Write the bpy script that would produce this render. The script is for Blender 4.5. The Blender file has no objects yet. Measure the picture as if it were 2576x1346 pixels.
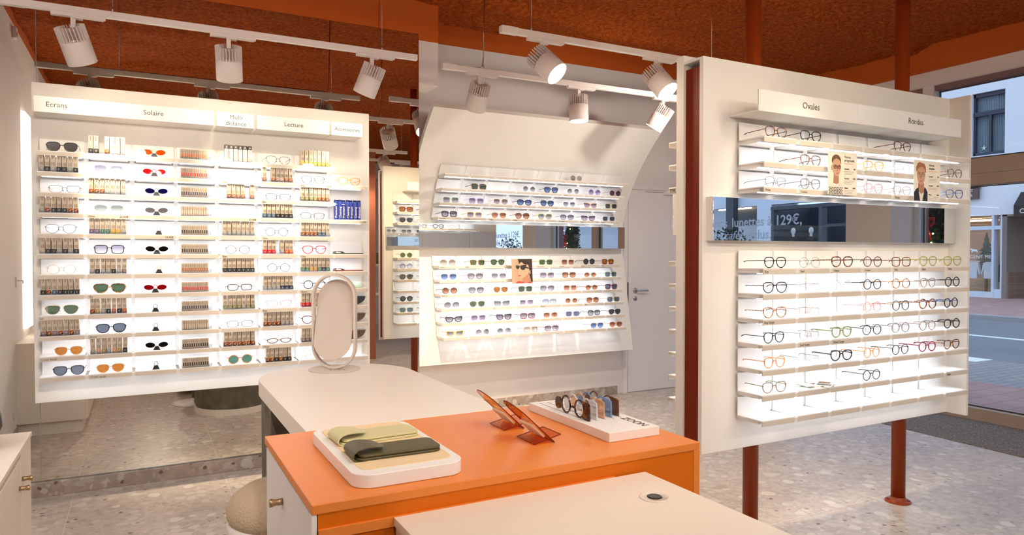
import bpy, bmesh, math, random
from math import sin, cos, pi, radians, atan2, sqrt
from mathutils import Vector, Matrix, noise

random.seed(7)
S = bpy.context.scene
COL = S.collection

# ------------------------------------------------------------------ camera
cd = bpy.data.cameras.new('camera')
cd.sensor_width = 36.0
cd.lens = 1761.7 / 2576 * 36.0
cd.clip_start = 0.02
cam = bpy.data.objects.new('camera', cd)
COL.objects.link(cam)
cam.location = (0, 0, 1.40)
cam.rotation_euler = (radians(90 - 1.05), 0, radians(-27.9))
S.camera = cam

# ------------------------------------------------------------------ render look
S.view_settings.view_transform = 'Standard'
S.view_settings.look = 'None'
S.view_settings.gamma = 1.0
S.view_settings.exposure = 1.0
S.cycles.use_denoising = True
S.cycles.max_bounces = 9
S.cycles.diffuse_bounces = 4
S.cycles.glossy_bounces = 5
S.cycles.transmission_bounces = 4
S.cycles.transparent_max_bounces = 14
S.cycles.caustics_reflective = False
S.cycles.caustics_refractive = False
S.cycles.sample_clamp_indirect = 6.0
S.cycles.use_adaptive_sampling = True
S.cycles.adaptive_threshold = 0.02

# ------------------------------------------------------------------ world (overcast dusk)
W = bpy.data.worlds.new('world'); S.world = W
W.use_nodes = True
bg = W.node_tree.nodes['Background']
bg.inputs[0].default_value = (0.62, 0.76, 1.0, 1)
bg.inputs[1].default_value = 0.85

WARM = (1.0, 0.79, 0.55)
NEUT = (1.0, 0.90, 0.81)

# ================================================================== materials
M = {}
def newmat(name):
    m = bpy.data.materials.new(name); m.use_nodes = True
    nt = m.node_tree
    return m, nt, nt.nodes, nt.links
def mat(name, col, rough=0.5, metal=0.0, coat=0.0, spec=0.5, bump=0, bscale=200, sss=0):
    m, nt, N, L = newmat(name)
    b = N['Principled BSDF']
    b.inputs['Base Color'].default_value = (*col, 1)
    b.inputs['Roughness'].default_value = rough
    b.inputs['Metallic'].default_value = metal
    b.inputs['Coat Weight'].default_value = coat
    b.inputs['Specular IOR Level'].default_value = spec
    if bump:
        t = N.new('ShaderNodeTexNoise'); t.inputs['Scale'].default_value = bscale
        t.inputs['Detail'].default_value = 4
        tc = N.new('ShaderNodeTexCoord'); L.new(tc.outputs['Object'], t.inputs['Vector'])
        bp = N.new('ShaderNodeBump'); bp.inputs['Strength'].default_value = bump
        bp.inputs['Distance'].default_value = 0.01
        L.new(t.outputs['Fac'], bp.inputs['Height']); L.new(bp.outputs[0], b.inputs['Normal'])
    M[name] = m; return m
def emis(name, col, s):
    m, nt, N, L = newmat(name)
    N.remove(N['Principled BSDF'])
    e = N.new('ShaderNodeEmission'); e.inputs[0].default_value = (*col, 1); e.inputs[1].default_value = s
    L.new(e.outputs[0], N['Material Output'].inputs[0])
    M[name] = m; return m
def clearmat(name, col, gloss=0.06, rough=0.03, grad=None):
    """tinted transparent sheet (lenses, acrylic, window panes)"""
    m, nt, N, L = newmat(name)
    N.remove(N['Principled BSDF'])
    t = N.new('ShaderNodeBsdfTransparent'); t.inputs[0].default_value = (*col, 1)
    if grad:
        tc = N.new('ShaderNodeTexCoord'); sx = N.new('ShaderNodeSeparateXYZ')
        L.new(tc.outputs['Generated'], sx.inputs[0])
        r = N.new('ShaderNodeValToRGB')
        r.color_ramp.elements[0].color = (*grad, 1); r.color_ramp.elements[0].position = 0.1
        r.color_ramp.elements[1].color = (*col, 1); r.color_ramp.elements[1].position = 0.75
        L.new(sx.outputs['Z'], r.inputs[0]); L.new(r.outputs[0], t.inputs[0])
    g = N.new('ShaderNodeBsdfGlossy'); g.inputs['Roughness'].default_value = rough
    g.inputs[0].default_value = (1, 1, 1, 1)
    lw = N.new('ShaderNodeLayerWeight'); lw.inputs[0].default_value = 0.5
    pw = N.new('ShaderNodeMath'); pw.operation = 'POWER'; pw.inputs[1].default_value = 4.0
    L.new(lw.outputs['Facing'], pw.inputs[0])
    mm = N.new('ShaderNodeMath'); mm.operation = 'MULTIPLY_ADD'
    mm.inputs[1].default_value = 0.45; mm.inputs[2].default_value = gloss
    L.new(pw.outputs[0], mm.inputs[0])
    mx = N.new('ShaderNodeMixShader'); L.new(mm.outputs[0], mx.inputs[0])
    L.new(t.outputs[0], mx.inputs[1]); L.new(g.outputs[0], mx.inputs[2])
    L.new(mx.outputs[0], N['Material Output'].inputs[0])
    M[name] = m; return m
def crystal(name, col):
    """see-through acetate: mostly transparent with a diffuse tint"""
    m, nt, N, L = newmat(name)
    b = N['Principled BSDF']; b.inputs['Base Color'].default_value = (*col, 1); b.inputs['Roughness'].default_value = 0.12
    t = N.new('ShaderNodeBsdfTransparent'); t.inputs[0].default_value = (*[0.5 + c * 0.5 for c in col], 1)
    mx = N.new('ShaderNodeMixShader'); mx.inputs[0].default_value = 0.45
    L.new(t.outputs[0], mx.inputs[1]); L.new(b.outputs[0], mx.inputs[2]); L.new(mx.outputs[0], N['Material Output'].inputs[0])
    M[name] = m; return m
def ramp(N, stops):
    r = N.new('ShaderNodeValToRGB'); cr = r.color_ramp
    while len(cr.elements) < len(stops): cr.elements.new(0.5)
    for e, (p, c) in zip(cr.elements, stops): e.position = p; e.color = (*c, 1)
    return r
def tort(name, a, b_, c, scale=90):
    m, nt, N, L = newmat(name)
    b = N['Principled BSDF']; b.inputs['Roughness'].default_value = 0.15
    tc = N.new('ShaderNodeTexCoord'); t = N.new('ShaderNodeTexNoise'); t.inputs['Scale'].default_value = scale
    t.inputs['Detail'].default_value = 2
    L.new(tc.outputs['Object'], t.inputs['Vector'])
    r = ramp(N, [(0.40, a), (0.52, b_), (0.66, c)])
    L.new(t.outputs['Fac'], r.inputs[0]); L.new(r.outputs[0], b.inputs['Base Color'])
    M[name] = m; return m

mat('board_white', (0.80, 0.765, 0.71), 0.6, spec=0.3)
mat('shelf_white', (0.82, 0.80, 0.775), 0.45)
mat('lip_shaded', (0.64, 0.575, 0.49), 0.6)  # white lip darkened to beige: shade and warm light painted into the colour
mat('rail_grey', (0.72, 0.70, 0.67), 0.6)
mat('wall_white', (0.76, 0.715, 0.68), 0.8, bump=0.05, bscale=60)
mat('door_white', (0.78, 0.75, 0.73), 0.5)
mat('table_white', (0.82, 0.75, 0.66), 0.42)
mat('counter_white', (0.80, 0.71, 0.61), 0.45)
mat('fixture_white', (0.74, 0.66, 0.62), 0.5)
mat('fixture_disc', (0.68, 0.50, 0.44), 0.6)
mat('orange_paint', (0.52, 0.105, 0.014), 0.8, spec=0.15)
mat('pole_brown', (0.27, 0.040, 0.006), 0.35, spec=0.3)
mat('core_brown', (0.19, 0.020, 0.003), 0.6, spec=0.15)
mat('post_terracotta', (0.42, 0.13, 0.06), 0.6)
mat('orange_top', (0.76, 0.235, 0.042), 0.36, spec=0.35)
mat('orange_panel', (0.64, 0.145, 0.003), 0.45, spec=0.2)
mat('steel', (0.55, 0.53, 0.50), 0.3, metal=1)
mat('bronze', (0.50, 0.36, 0.20), 0.35, metal=1)
mat('chrome_wire', (0.6, 0.58, 0.56), 0.3, metal=1)
mat('black_plastic', (0.012, 0.011, 0.011), 0.35)
mat('dark_rubber', (0.03, 0.03, 0.03), 0.7)
mat('ink', (0.10, 0.095, 0.085), 0.7)
mat('ink_soft', (0.30, 0.27, 0.23), 0.7)
m, nt, N, L = newmat('white_ink'); M['white_ink'] = m
b = N['Principled BSDF']; b.inputs['Base Color'].default_value = (.85, .88, .9, 1)
t = N.new('ShaderNodeBsdfTranslucent'); t.inputs[0].default_value = (.95, .97, 1, 1)
mx = N.new('ShaderNodeMixShader'); mx.inputs[0].default_value = .7
L.new(b.outputs[0], mx.inputs[1]); L.new(t.outputs[0], mx.inputs[2]); L.new(mx.outputs[0], N['Material Output'].inputs[0])
mat('mat_cream', (0.80, 0.62, 0.38), 0.8, bump=0.1, bscale=400)
mat('leather_sage', (0.60, 0.56, 0.30), 0.45, bump=0.05, bscale=500)
mat('leather_dark', (0.085, 0.072, 0.026), 0.42, bump=0.05, bscale=500)
mat('leather_brown', (0.20, 0.06, 0.035), 0.5)
mat('leather_green', (0.04, 0.055, 0.03), 0.5)
mat('leather_mint', (0.50, 0.62, 0.48), 0.5)
mat('case_black', (0.03, 0.032, 0.036), 0.5)
mat('case_brown', (0.12, 0.075, 0.05), 0.5)
mat('carton', (0.56, 0.47, 0.37), 0.75)
mat('carton_dark', (0.06, 0.058, 0.05), 0.7)
mat('carton_print', (0.16, 0.13, 0.10), 0.8)
mat('tube_blue', (0.02, 0.045, 0.30), 0.4)
mat('tube_blue_deep', (0.008, 0.015, 0.12), 0.4)
mat('white_paint', (0.8, 0.8, 0.8), 0.6)
mat('mat_stand', (0.62, 0.54, 0.46), 0.6)
mat('mat_panel', (0.56, 0.485, 0.42), 0.75)
mat('boucle', (0.60, 0.47, 0.33), 0.95, bump=1.0, bscale=160)
mat('seat_shell', (0.72, 0.66, 0.62), 0.5)
mat('mauve', (0.22, 0.12, 0.12), 0.6)
mat('frame_tan', (0.42, 0.33, 0.26), 0.6)
mat('frame_dark', (0.06, 0.045, 0.04), 0.6)
tort('carpet_grey', (0.11, 0.095, 0.08), (0.21, 0.185, 0.16), (0.34, 0.30, 0.27), 130)
M['carpet_grey'].node_tree.nodes['Principled BSDF'].inputs['Roughness'].default_value = .95
mat('facade_white', (0.72, 0.74, 0.76), 0.9, bump=0.1, bscale=5)
mat('facade_panel', (0.60, 0.68, 0.76), 0.7)
mat('facade_dark', (0.035, 0.045, 0.06), 0.4)
mat('window_blue', (0.02, 0.03, 0.05), 0.4)
mat('curtain', (0.20, 0.26, 0.30), 0.9)
mat('passage_grey', (0.20, 0.17, 0.16), 0.9)
mat('asphalt', (0.16, 0.18, 0.20), 0.9, bump=0.2, bscale=30)
mat('road_line', (0.75, 0.78, 0.8), 0.8)
mat('kerb_stone', (0.30, 0.30, 0.31), 0.9)
mat('wood_warm', (0.55, 0.33, 0.18), 0.6)
mat('sign_brown', (0.09, 0.055, 0.05), 0.6)
mat('leaf', (0.035, 0.075, 0.035), 0.6)
mat('pine', (0.012, 0.045, 0.02), 0.7)
mat('ribbon_red', (0.55, 0.01, 0.03), 0.5)
mat('bauble_red', (0.75, 0.08, 0.08), 0.15)
mat('bauble_gold', (0.7, 0.45, 0.12), 0.2, metal=0.8)
mat('skin', (0.56, 0.33, 0.22), 0.7)
mat('skin_shade', (0.40, 0.20, 0.12), 0.7)
mat('hair_brown', (0.16, 0.075, 0.035), 0.8)
mat('hair_dark', (0.025, 0.014, 0.012), 0.8)
mat('hair_ginger', (0.36, 0.15, 0.06), 0.8)
mat('lips', (0.42, 0.10, 0.09), 0.7)
mat('knit_white', (0.72, 0.68, 0.60), 0.9)
mat('knit_black', (0.03, 0.03, 0.03), 0.9)
mat('jacket_navy', (0.02, 0.022, 0.035), 0.9)
mat('poster_paper', (0.80, 0.75, 0.65), 0.7)
mat('poster_warm', (0.45, 0.30, 0.20), 0.7)
mat('strap_red', (0.45, 0.05, 0.04), 0.7)
mat('orange_print', (0.75, 0.25, 0.10), 0.7)
mat('mannequin', (0.62, 0.64, 0.62), 0.6)
mat('cloth_black', (0.02, 0.02, 0.022), 0.9)
mat('cloth_white', (0.7, 0.68, 0.65), 0.9)
emis('led', (0.87, 0.91, 1.0), 9.0)
emis('lamp_face', (1.0, 0.86, 0.64), 30.0)
emis('vanity_glow', (1.0, 0.93, 0.88), 2.0)
emis('shop_light', (1.0, 0.75, 0.5), 5.0)
emis('fairy', (1.0, 0.75, 0.25), 12.0)

# mirror
m, nt, N, L = newmat('mirror'); M['mirror'] = m
b = N['Principled BSDF']; b.inputs['Metallic'].default_value = 1; b.inputs['Roughness'].default_value = 0.0
b.inputs['Base Color'].default_value = (0.80, 0.77, 0.70, 1)
m, nt, N, L = newmat('mirror_clear'); M['mirror_clear'] = m
b = N['Principled BSDF']; b.inputs['Metallic'].default_value = 1; b.inputs['Roughness'].default_value = 0.0
b.inputs['Base Color'].default_value = (0.88, 0.90, 0.90, 1)

# lenses and glass
clearmat('lens_clear', (0.97, 0.97, 0.98), 0.03)
clearmat('window_glass', (0.93, 0.96, 0.98), 0.02, 0.0)
T = dict(dark=(0.10, 0.10, 0.11), grey=(0.20, 0.19, 0.22), green=(0.10, 0.16, 0.10), blue=(0.07, 0.12, 0.28),
         brown=(0.24, 0.10, 0.05), amber=(0.52, 0.20, 0.04), purple=(0.20, 0.16, 0.22), lilac=(0.42, 0.42, 0.58),
         sage=(0.34, 0.38, 0.35), slate=(0.17, 0.20, 0.27), teal=(0.10, 0.26, 0.20), orange=(0.9, 0.30, 0.03), red=(0.8, 0.04, 0.05),
         navy=(0.03, 0.03, 0.22), smoke=(0.40, 0.38, 0.36), black=(0.03, 0.028, 0.028), crimson=(0.45, 0.01, 0.03))
for k, c in T.items():
    g = tuple(min(1, x * 2.6 + 0.12) for x in c) if k in ('grey', 'blue', 'brown', 'purple', 'lilac', 'sage') else None
    clearmat('lens_' + k, c, 0.05, 0.02, g)
clearmat('acrylic_orange', (0.92, 0.58, 0.30), 0.06, 0.02)
clearmat('acrylic_clear', (0.90, 0.92, 0.95), 0.06, 0.02)
# frames
for k, c in dict(black=(0.012, 0.010, 0.012), brown=(0.13, 0.045, 0.02), orange=(0.72, 0.26, 0.05), green=(0.22, 0.26, 0.09),
                 blue=(0.05, 0.09, 0.22), grey=(0.19, 0.17, 0.17), yellow=(0.75, 0.50, 0.08), red=(0.75, 0.04, 0.05),
                 taupe=(0.30, 0.22, 0.17), wine=(0.25, 0.02, 0.06), teal=(0.20, 0.30, 0.30)).items():
    mat('rim_' + k, c, 0.15)
mat('rim_gold', (0.75, 0.52, 0.25), 0.25, metal=1)
mat('rim_silver', (0.45, 0.45, 0.46), 0.25, metal=1)
mat('rim_gunmetal', (0.10, 0.10, 0.11), 0.3, metal=1)
for k, c in dict(clear=(0.86, 0.87, 0.90), pink=(0.85, 0.50, 0.48), lilac=(0.58, 0.42, 0.78), mint=(0.45, 0.72, 0.40),
                 olive=(0.60, 0.58, 0.22), peach=(0.80, 0.50, 0.30), sky=(0.25, 0.42, 0.70)).items():
    crystal('rim_' + k, c)
tort('rim_tortoise', (0.015, 0.008, 0.006), (0.16, 0.045, 0.012), (0.55, 0.19, 0.04))
tort('rim_amber tortoise', (0.07, 0.02, 0.01), (0.45, 0.17, 0.04), (0.75, 0.36, 0.09))
tort('rim_dark tortoise', (0.012, 0.006, 0.004), (0.05, 0.016, 0.006), (0.22, 0.08, 0.02), 60)
tort('band_tortoise', (0.02, 0.012, 0.01), (0.35, 0.10, 0.02), (0.65, 0.28, 0.10), 160)
BANDS = dict(black=(0.018, 0.016, 0.015), grey=(0.33, 0.33, 0.31), blue=(0.06, 0.12, 0.20), olive=(0.23, 0.23, 0.11),
             red=(0.62, 0.02, 0.03), orange=(0.75, 0.16, 0.04), yellow=(0.72, 0.36, 0.06), purple=(0.16, 0.11, 0.20),
             green=(0.08, 0.20, 0.14), ochre=(0.55, 0.33, 0.05), navy=(0.02, 0.03, 0.09), mauve=(0.26, 0.17, 0.17),
             rust=(0.42, 0.11, 0.03), peach=(0.62, 0.32, 0.20), gold=(0.38, 0.28, 0.10), plain=(0.50, 0.42, 0.33))
for k, c in BANDS.items(): mat('band_' + k, c, 0.5)

# rough orange ceiling
m, nt, N, L = newmat('ceiling_rough'); M['ceiling_rough'] = m
b = N['Principled BSDF']; b.inputs['Roughness'].default_value = 0.95; b.inputs['Specular IOR Level'].default_value = 0.1
tc = N.new('ShaderNodeTexCoord')
t1 = N.new('ShaderNodeTexNoise'); t1.inputs['Scale'].default_value = 34; t1.inputs['Detail'].default_value = 6; t1.inputs['Roughness'].default_value = 0.75
L.new(tc.outputs['Object'], t1.inputs['Vector'])
r = ramp(N, [(0.32, (0.30, 0.045, 0.004)), (0.52, (0.66, 0.125, 0.014)), (0.72, (0.92, 0.24, 0.04))])
L.new(t1.outputs['Fac'], r.inputs[0]); L.new(r.outputs[0], b.inputs['Base Color'])
bp = N.new('ShaderNodeBump'); bp.inputs['Strength'].default_value = 1.0; bp.inputs['Distance'].default_value = 0.06
L.new(t1.outputs['Fac'], bp.inputs['Height']); L.new(bp.outputs[0], b.inputs['Normal'])

# terrazzo with large stone fragments
def terrazzo(name, base, joints=True, k=1.0, gloss=0.32):
    m, nt, N, L = newmat(name); M[name] = m
    b = N['Principled BSDF']; b.inputs['Roughness'].default_value = gloss
    tc = N.new('ShaderNodeTexCoord')
    n0 = N.new('ShaderNodeTexNoise'); n0.inputs['Scale'].default_value = 9; n0.inputs['Detail'].default_value = 3
    L.new(tc.outputs['Object'], n0.inputs['Vector'])
    warp = N.new('ShaderNodeVectorMath'); warp.operation = 'MULTIPLY_ADD'
    warp.inputs[1].default_value = (0.05, 0.05, 0.05)
    L.new(n0.outputs['Color'], warp.inputs[0]); L.new(tc.outputs['Object'], warp.inputs[2])
    cur = None
    n1 = N.new('ShaderNodeTexNoise'); n1.inputs['Scale'].default_value = 22; n1.inputs['Detail'].default_value = 8
    L.new(tc.outputs['Object'], n1.inputs['Vector'])
    r0 = ramp(N, [(0.3, tuple(c * 0.82 * k for c in base)), (0.5, tuple(c * k for c in base)), (0.72, tuple(min(1, c * 1.16 * k) for c in base))])
    L.new(n1.outputs['Fac'], r0.inputs[0]); cur = r0.outputs[0]
    # sc scale, thr share of cells without a chip, rad chip radius, stops colours
    for sc, thr, rad, stops in ((34, 0.45, .42, [(0.0, (0.54, 0.475, 0.41)), (0.4, (0.41, 0.345, 0.29)), (0.7, (0.58, 0.52, 0.45))]),
                                 (17, 0.45, .50, [(0.0, (0.53, 0.465, 0.40)), (0.35, (0.43, 0.365, 0.31)), (0.65, (0.60, 0.54, 0.47))]),
                                 (24, 0.90, .30, [(0.0, (0.20, 0.125, 0.085)), (0.5, (0.28, 0.19, 0.14))]),
                                 (11, 0.76, .40, [(0.0, (0.68, 0.62, 0.54)), (0.5, (0.62, 0.56, 0.485))])):
        v = N.new('ShaderNodeTexVoronoi'); v.inputs['Scale'].default_value = sc
        L.new(warp.outputs[0], v.inputs['Vector'])
        sp = N.new('ShaderNodeSeparateColor'); L.new(v.outputs['Color'], sp.inputs[0])
        c = ramp(N, [(p, tuple(x * k for x in q)) for p, q in stops]); c.color_ramp.interpolation = 'CONSTANT'
        L.new(sp.outputs['Green'], c.inputs[0])
        g1 = N.new('ShaderNodeMath'); g1.operation = 'GREATER_THAN'; g1.inputs[1].default_value = thr
        L.new(sp.outputs['Red'], g1.inputs[0])
        g2 = N.new('ShaderNodeMapRange'); g2.inputs['From Min'].default_value = rad; g2.inputs['From Max'].default_value = rad - .05
        L.new(v.outputs['Distance'], g2.inputs['Value'])
        mu = N.new('ShaderNodeMath'); mu.operation = 'MULTIPLY'; L.new(g1.outputs[0], mu.inputs[0]); L.new(g2.outputs[0], mu.inputs[1])
        mx = N.new('ShaderNodeMix'); mx.data_type = 'RGBA'
        L.new(mu.outputs[0], mx.inputs[0]); L.new(cur, mx.inputs[6]); L.new(c.outputs[0], mx.inputs[7])
        cur = mx.outputs[2]
    if joints:
        sx = N.new('ShaderNodeSeparateXYZ'); L.new(tc.outputs['Object'], sx.inputs[0])
        for ax, pitch, off in (('X', 0.815, 0.455), ('Y', 1.63, 0.93)):
            a = N.new('ShaderNodeMath'); a.operation = 'SUBTRACT'; a.inputs[1].default_value = off - pitch / 2
            L.new(sx.outputs[ax], a.inputs[0])
            f = N.new('ShaderNodeMath'); f.operation = 'FLOORED_MODULO'; f.inputs[1].default_value = pitch
            L.new(a.outputs[0], f.inputs[0])
            c = N.new('ShaderNodeMath'); c.operation = 'COMPARE'; c.inputs[1].default_value = pitch / 2; c.inputs[2].default_value = 0.0018
            L.new(f.outputs[0], c.inputs[0])
            mx = N.new('ShaderNodeMix'); mx.data_type = 'RGBA'; mx.inputs[7].default_value = (0.66, 0.60, 0.52, 1)
            L.new(c.outputs[0], mx.inputs[0]); L.new(cur, mx.inputs[6]); cur = mx.outputs[2]
    L.new(cur, b.inputs['Base Color'])
terrazzo('terrazzo', (0.50, 0.43, 0.365))
terrazzo('terrazzo_skirt', (0.47, 0.37, 0.31), False, 0.74, 0.4)

# concrete-look dark pedestal laminate
m, nt, N, L = newmat('concrete_dark'); M['concrete_dark'] = m
b = N['Principled BSDF']; b.inputs['Roughness'].default_value = 0.7
tc = N.new('ShaderNodeTexCoord'); t1 = N.new('ShaderNodeTexNoise'); t1.inputs['Scale'].default_value = 9; t1.inputs['Detail'].default_value = 6
L.new(tc.outputs['Object'], t1.inputs['Vector'])
r = ramp(N, [(0.3, (0.085, 0.07, 0.05)), (0.6, (0.15, 0.125, 0.09)), (0.8, (0.20, 0.17, 0.13))])
L.new(t1.outputs['Fac'], r.inputs[0]); L.new(r.outputs[0], b.inputs['Base Color'])

# brick / paver ground materials
def brickmat(name, a, b2, mortar, w, h, ms=0.01):
    m, nt, N, L = newmat(name); M[name] = m
    b = N['Principled BSDF']; b.inputs['Roughness'].default_value = 0.9
    tc = N.new('ShaderNodeTexCoord'); t = N.new('ShaderNodeTexBrick')
    mp = N.new('ShaderNodeMapping')
    L.new(tc.outputs['Object'], mp.inputs[0]); L.new(mp.outputs[0], t.inputs['Vector'])
    t.inputs['Scale'].default_value = 1.0; t.inputs['Color1'].default_value = (*a, 1); t.inputs['Color2'].default_value = (*b2, 1)
    t.inputs['Mortar'].default_value = (*mortar, 1); t.inputs['Mortar Size'].default_value = ms
    t.inputs['Brick Width'].default_value = w; t.inputs['Row Height'].default_value = h
    L.new(t.outputs['Color'], b.inputs['Base Color'])
    return mp
brickmat('paver_red', (0.36, 0.20, 0.18), (0.42, 0.25, 0.23), (0.22, 0.15, 0.14), 0.32, 0.22, 0.006)
brickmat('paver_grey', (0.24, 0.23, 0.24), (0.30, 0.28, 0.28), (0.16, 0.16, 0.16), 0.22, 0.11, 0.008)
mp = brickmat('brick_wall', (0.16, 0.09, 0.06), (0.22, 0.13, 0.09), (0.12, 0.09, 0.08), 0.25, 0.075, 0.012)
mp.inputs['Rotation'].default_value = (0, radians(90), radians(90))

# ================================================================== mesh helpers
class MB:
    def __init__(s): s.v = []; s.f = []; s.smooth = []
    def add(s, vs, fs, sm=False):
        o = len(s.v); s.v += [tuple(v) for v in vs]
        s.f += [tuple(i + o for i in f) for f in fs]; s.smooth += [sm] * len(fs)
        return s
    def box(s, x0, x1, y0, y1, z0, z1):
        x0, x1 = min(x0, x1), max(x0, x1); y0, y1 = min(y0, y1), max(y0, y1); z0, z1 = min(z0, z1), max(z0, z1)
        vs = [(x0, y0, z0), (x1, y0, z0), (x1, y1, z0), (x0, y1, z0), (x0, y0, z1), (x1, y0, z1), (x1, y1, z1), (x0, y1, z1)]
        return s.add(vs, [(0, 3, 2, 1), (4, 5, 6, 7), (0, 1, 5, 4), (1, 2, 6, 5), (2, 3, 7, 6), (3, 0, 4, 7)])
    def prism(s, pts, axis, a, b, sm=False):
        """closed outline pts (2D) extruded along axis between a and b"""
        n = len(pts)
        def P(p, t):
            return {'x': (t, p[0], p[1]), 'y': (p[0], t, p[1]), 'z': (p[0], p[1], t)}[axis]
        vs = [P(p, a) for p in pts] + [P(p, b) for p in pts]
        o = len(s.v); s.v += vs
        s.f.append(tuple(o + i for i in range(n - 1, -1, -1))); s.smooth.append(False)
        s.f.append(tuple(o + n + i for i in range(n))); s.smooth.append(False)
        for i in range(n):
            j = (i + 1) % n
            s.f.append((o + i, o + j, o + n + j, o + n + i)); s.smooth.append(sm)
        return s
    def tube(s, pts, r, seg=8, closed=False, r2=None, up=None, sm=True):
        """sweep an ellipse r (radial) x r2 (second axis) along pts"""
        r2 = r2 or r
        P = [Vector(p) for p in pts]; n = len(P); rings = []
        for i, p in enumerate(P):
            a = P[i - 1] if (i > 0 or closed) else P[i]
            b = P[(i + 1) % n] if (i < n - 1 or closed) else P[i]
            t = (b - a).normalized() if (b - a).length > 1e-9 else Vector((0, 0, 1))
            u = Vector(up) if up else (Vector((0, 0, 1)) if abs(t.z) < 0.9 else Vector((1, 0, 0)))
            x = t.cross(u)
            x = x.normalized() if x.length > 1e-6 else Vector((1, 0, 0))
            y = x.cross(t).normalized()
            rr = r[i] if isinstance(r, (list, tuple)) else r
            rr2 = r2[i] if isinstance(r2, (list, tuple)) else r2
            rings.append([p + x * rr * cos(2 * pi * k / seg) + y * rr2 * sin(2 * pi * k / seg) for k in range(seg)])
        vs = [v for rg in rings for v in rg]; fs = []
        for i in range(n if closed else n - 1):
            j = (i + 1) % n
            for k in range(seg):
                l = (k + 1) % seg
                fs.append((i * seg + k, i * seg + l, j * seg + l, j * seg + k))
        if not closed:
            fs.append(tuple(range(seg - 1, -1, -1))); fs.append(tuple((n - 1) * seg + k for k in range(seg)))
        return s.add(vs, fs, sm)
    def lathe(s, prof, c=(0, 0, 0), seg=32, sm=True):
        vs = []; fs = []
        for (r, z) in prof:
            for k in range(seg):
                vs.append((c[0] + r * cos(2 * pi * k / seg), c[1] + r * sin(2 * pi * k / seg), c[2] + z))
        for i in range(len(prof) - 1):
            for k in range(seg):
                l = (k + 1) % seg
                fs.append((i * seg + k, i * seg + l, (i + 1) * seg + l, (i + 1) * seg + k))
        fs.append(tuple(range(seg - 1, -1, -1))); fs.append(tuple((len(prof) - 1) * seg + k for k in range(seg)))
        return s.add(vs, fs, sm)
    def xf(s, mtx):
        s.v = [tuple(mtx @ Vector(v)) for v in s.v]; return s
    def mesh(s, name):
        me = bpy.data.meshes.new(name); me.from_pydata(s.v, [], s.f)
        me.polygons.foreach_set('use_smooth', s.smooth); me.update()
        return me
def tag(o, label=None, cat=None, group=None, kind=None):
    if label: o['label'] = label
    if cat: o['category'] = cat
    if group: o['group'] = group
    if kind: o['kind'] = kind
    return o
def obj(name, data, m=None, parent=None, loc=(0, 0, 0), rot=(0, 0, 0), share=False, bevel=0):
    me = data.mesh(name) if isinstance(data, MB) else data
    if me is not None and m is not None and len(me.materials) == 0: me.materials.append(None if share else M[m])
    o = bpy.data.objects.new(name, me); COL.objects.link(o)
    if share and m is not None:
        o.material_slots[0].link = 'OBJECT'; o.material_slots[0].material = M[m]
    o.location = loc; o.rotation_euler = rot
    if parent: o.parent = parent
    if bevel:
        bv = o.modifiers.new('bevel', 'BEVEL'); bv.width = bevel; bv.segments = 2; bv.limit_method = 'ANGLE'
    return o
def thing(name, label, cat, loc=(0, 0, 0), rz=0, group=None):
    o = bpy.data.objects.new(name, None); COL.objects.link(o)
    o.empty_display_size = 0.05
    o.location = loc; o.rotation_euler = (0, 0, rz)
    return tag(o, label, cat, group)
def struct(name, data, m, parent=None, **k):
    o = obj(name, data, m, parent, **k)
    if not parent: o['kind'] = 'structure'
    return o
def rrect(x0, x1, y0, y1, r, n=6):
    pts = []
    for cx, cy, a in ((x1 - r, y1 - r, 0), (x0 + r, y1 - r, 90), (x0 + r, y0 + r, 180), (x1 - r, y0 + r, 270)):
        for i in range(n + 1):
            t = radians(a + 90 * i / n); pts.append((cx + r * cos(t), cy + r * sin(t)))
    return pts
_txt = {}
def textmesh(body, size, align='LEFT', extr=0.0004, shear=0.0, offset=0.0):
    k = (body, size, align, extr, shear, offset)
    if k not in _txt:
        c = bpy.data.curves.new('t', 'FONT'); c.body = body; c.size = size; c.align_x = align
        c.extrude = extr; c.shear = shear; c.resolution_u = 3; c.offset = offset
        o = bpy.data.objects.new('t', c)
        _txt[k] = bpy.data.meshes.new_from_object(o)
        bpy.data.objects.remove(o)
    return _txt[k]
def text(name, body, size, m, parent, loc, rot, align='LEFT', **k):
    me = textmesh(body, size, align, **k)
    return obj(name, me, m, parent, loc, rot, share=True)
FRONT = (radians(90), 0, 0)
ORD = 'first second third fourth fifth sixth seventh eighth ninth tenth eleventh twelfth thirteenth fourteenth'.split()

# ================================================================== room shell
XL, XR, YB, YM, YW = -0.85, 6.24, -4.0, 4.85, 5.72
CZ = 3.24
struct('floor', MB().box(XL - .1, 6.34, YB - .1, YW + .1, -0.1, 0), 'terrazzo')
# ceiling: uneven sprayed surface
mb = MB(); nx, ny = 120, 150
x0, x1, y0, y1 = XL - .05, 6.2, YB - .05, 5.22
for j in range(ny + 1):
    for i in range(nx + 1):
        x = x0 + (x1 - x0) * i / nx; y = y0 + (y1 - y0) * j / ny
        z = CZ + 0.030 * noise.noise(Vector((x * 1.3, y * 1.3, 0))) + 0.022 * noise.noise(Vector((x * 5, y * 5, 3))) + 0.014 * noise.noise(Vector((x * 14, y * 14, 9)))
        for yy, a in ((4.35, .05), (3.2, .035), (1.9, .03), (0.6, .03), (-1, .03)):
            z -= a * math.exp(-((y - yy - 0.12 * x + .06 * noise.noise(Vector((x * 2, yy, 0)))) / 0.10) ** 2)
        mb.v.append((x, y, z))
for j in range(ny):
    for i in range(nx):
        a = j * (nx + 1) + i
        mb.f.append((a, a + nx + 1, a + nx + 2, a + 1)); mb.smooth.append(True)
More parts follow.
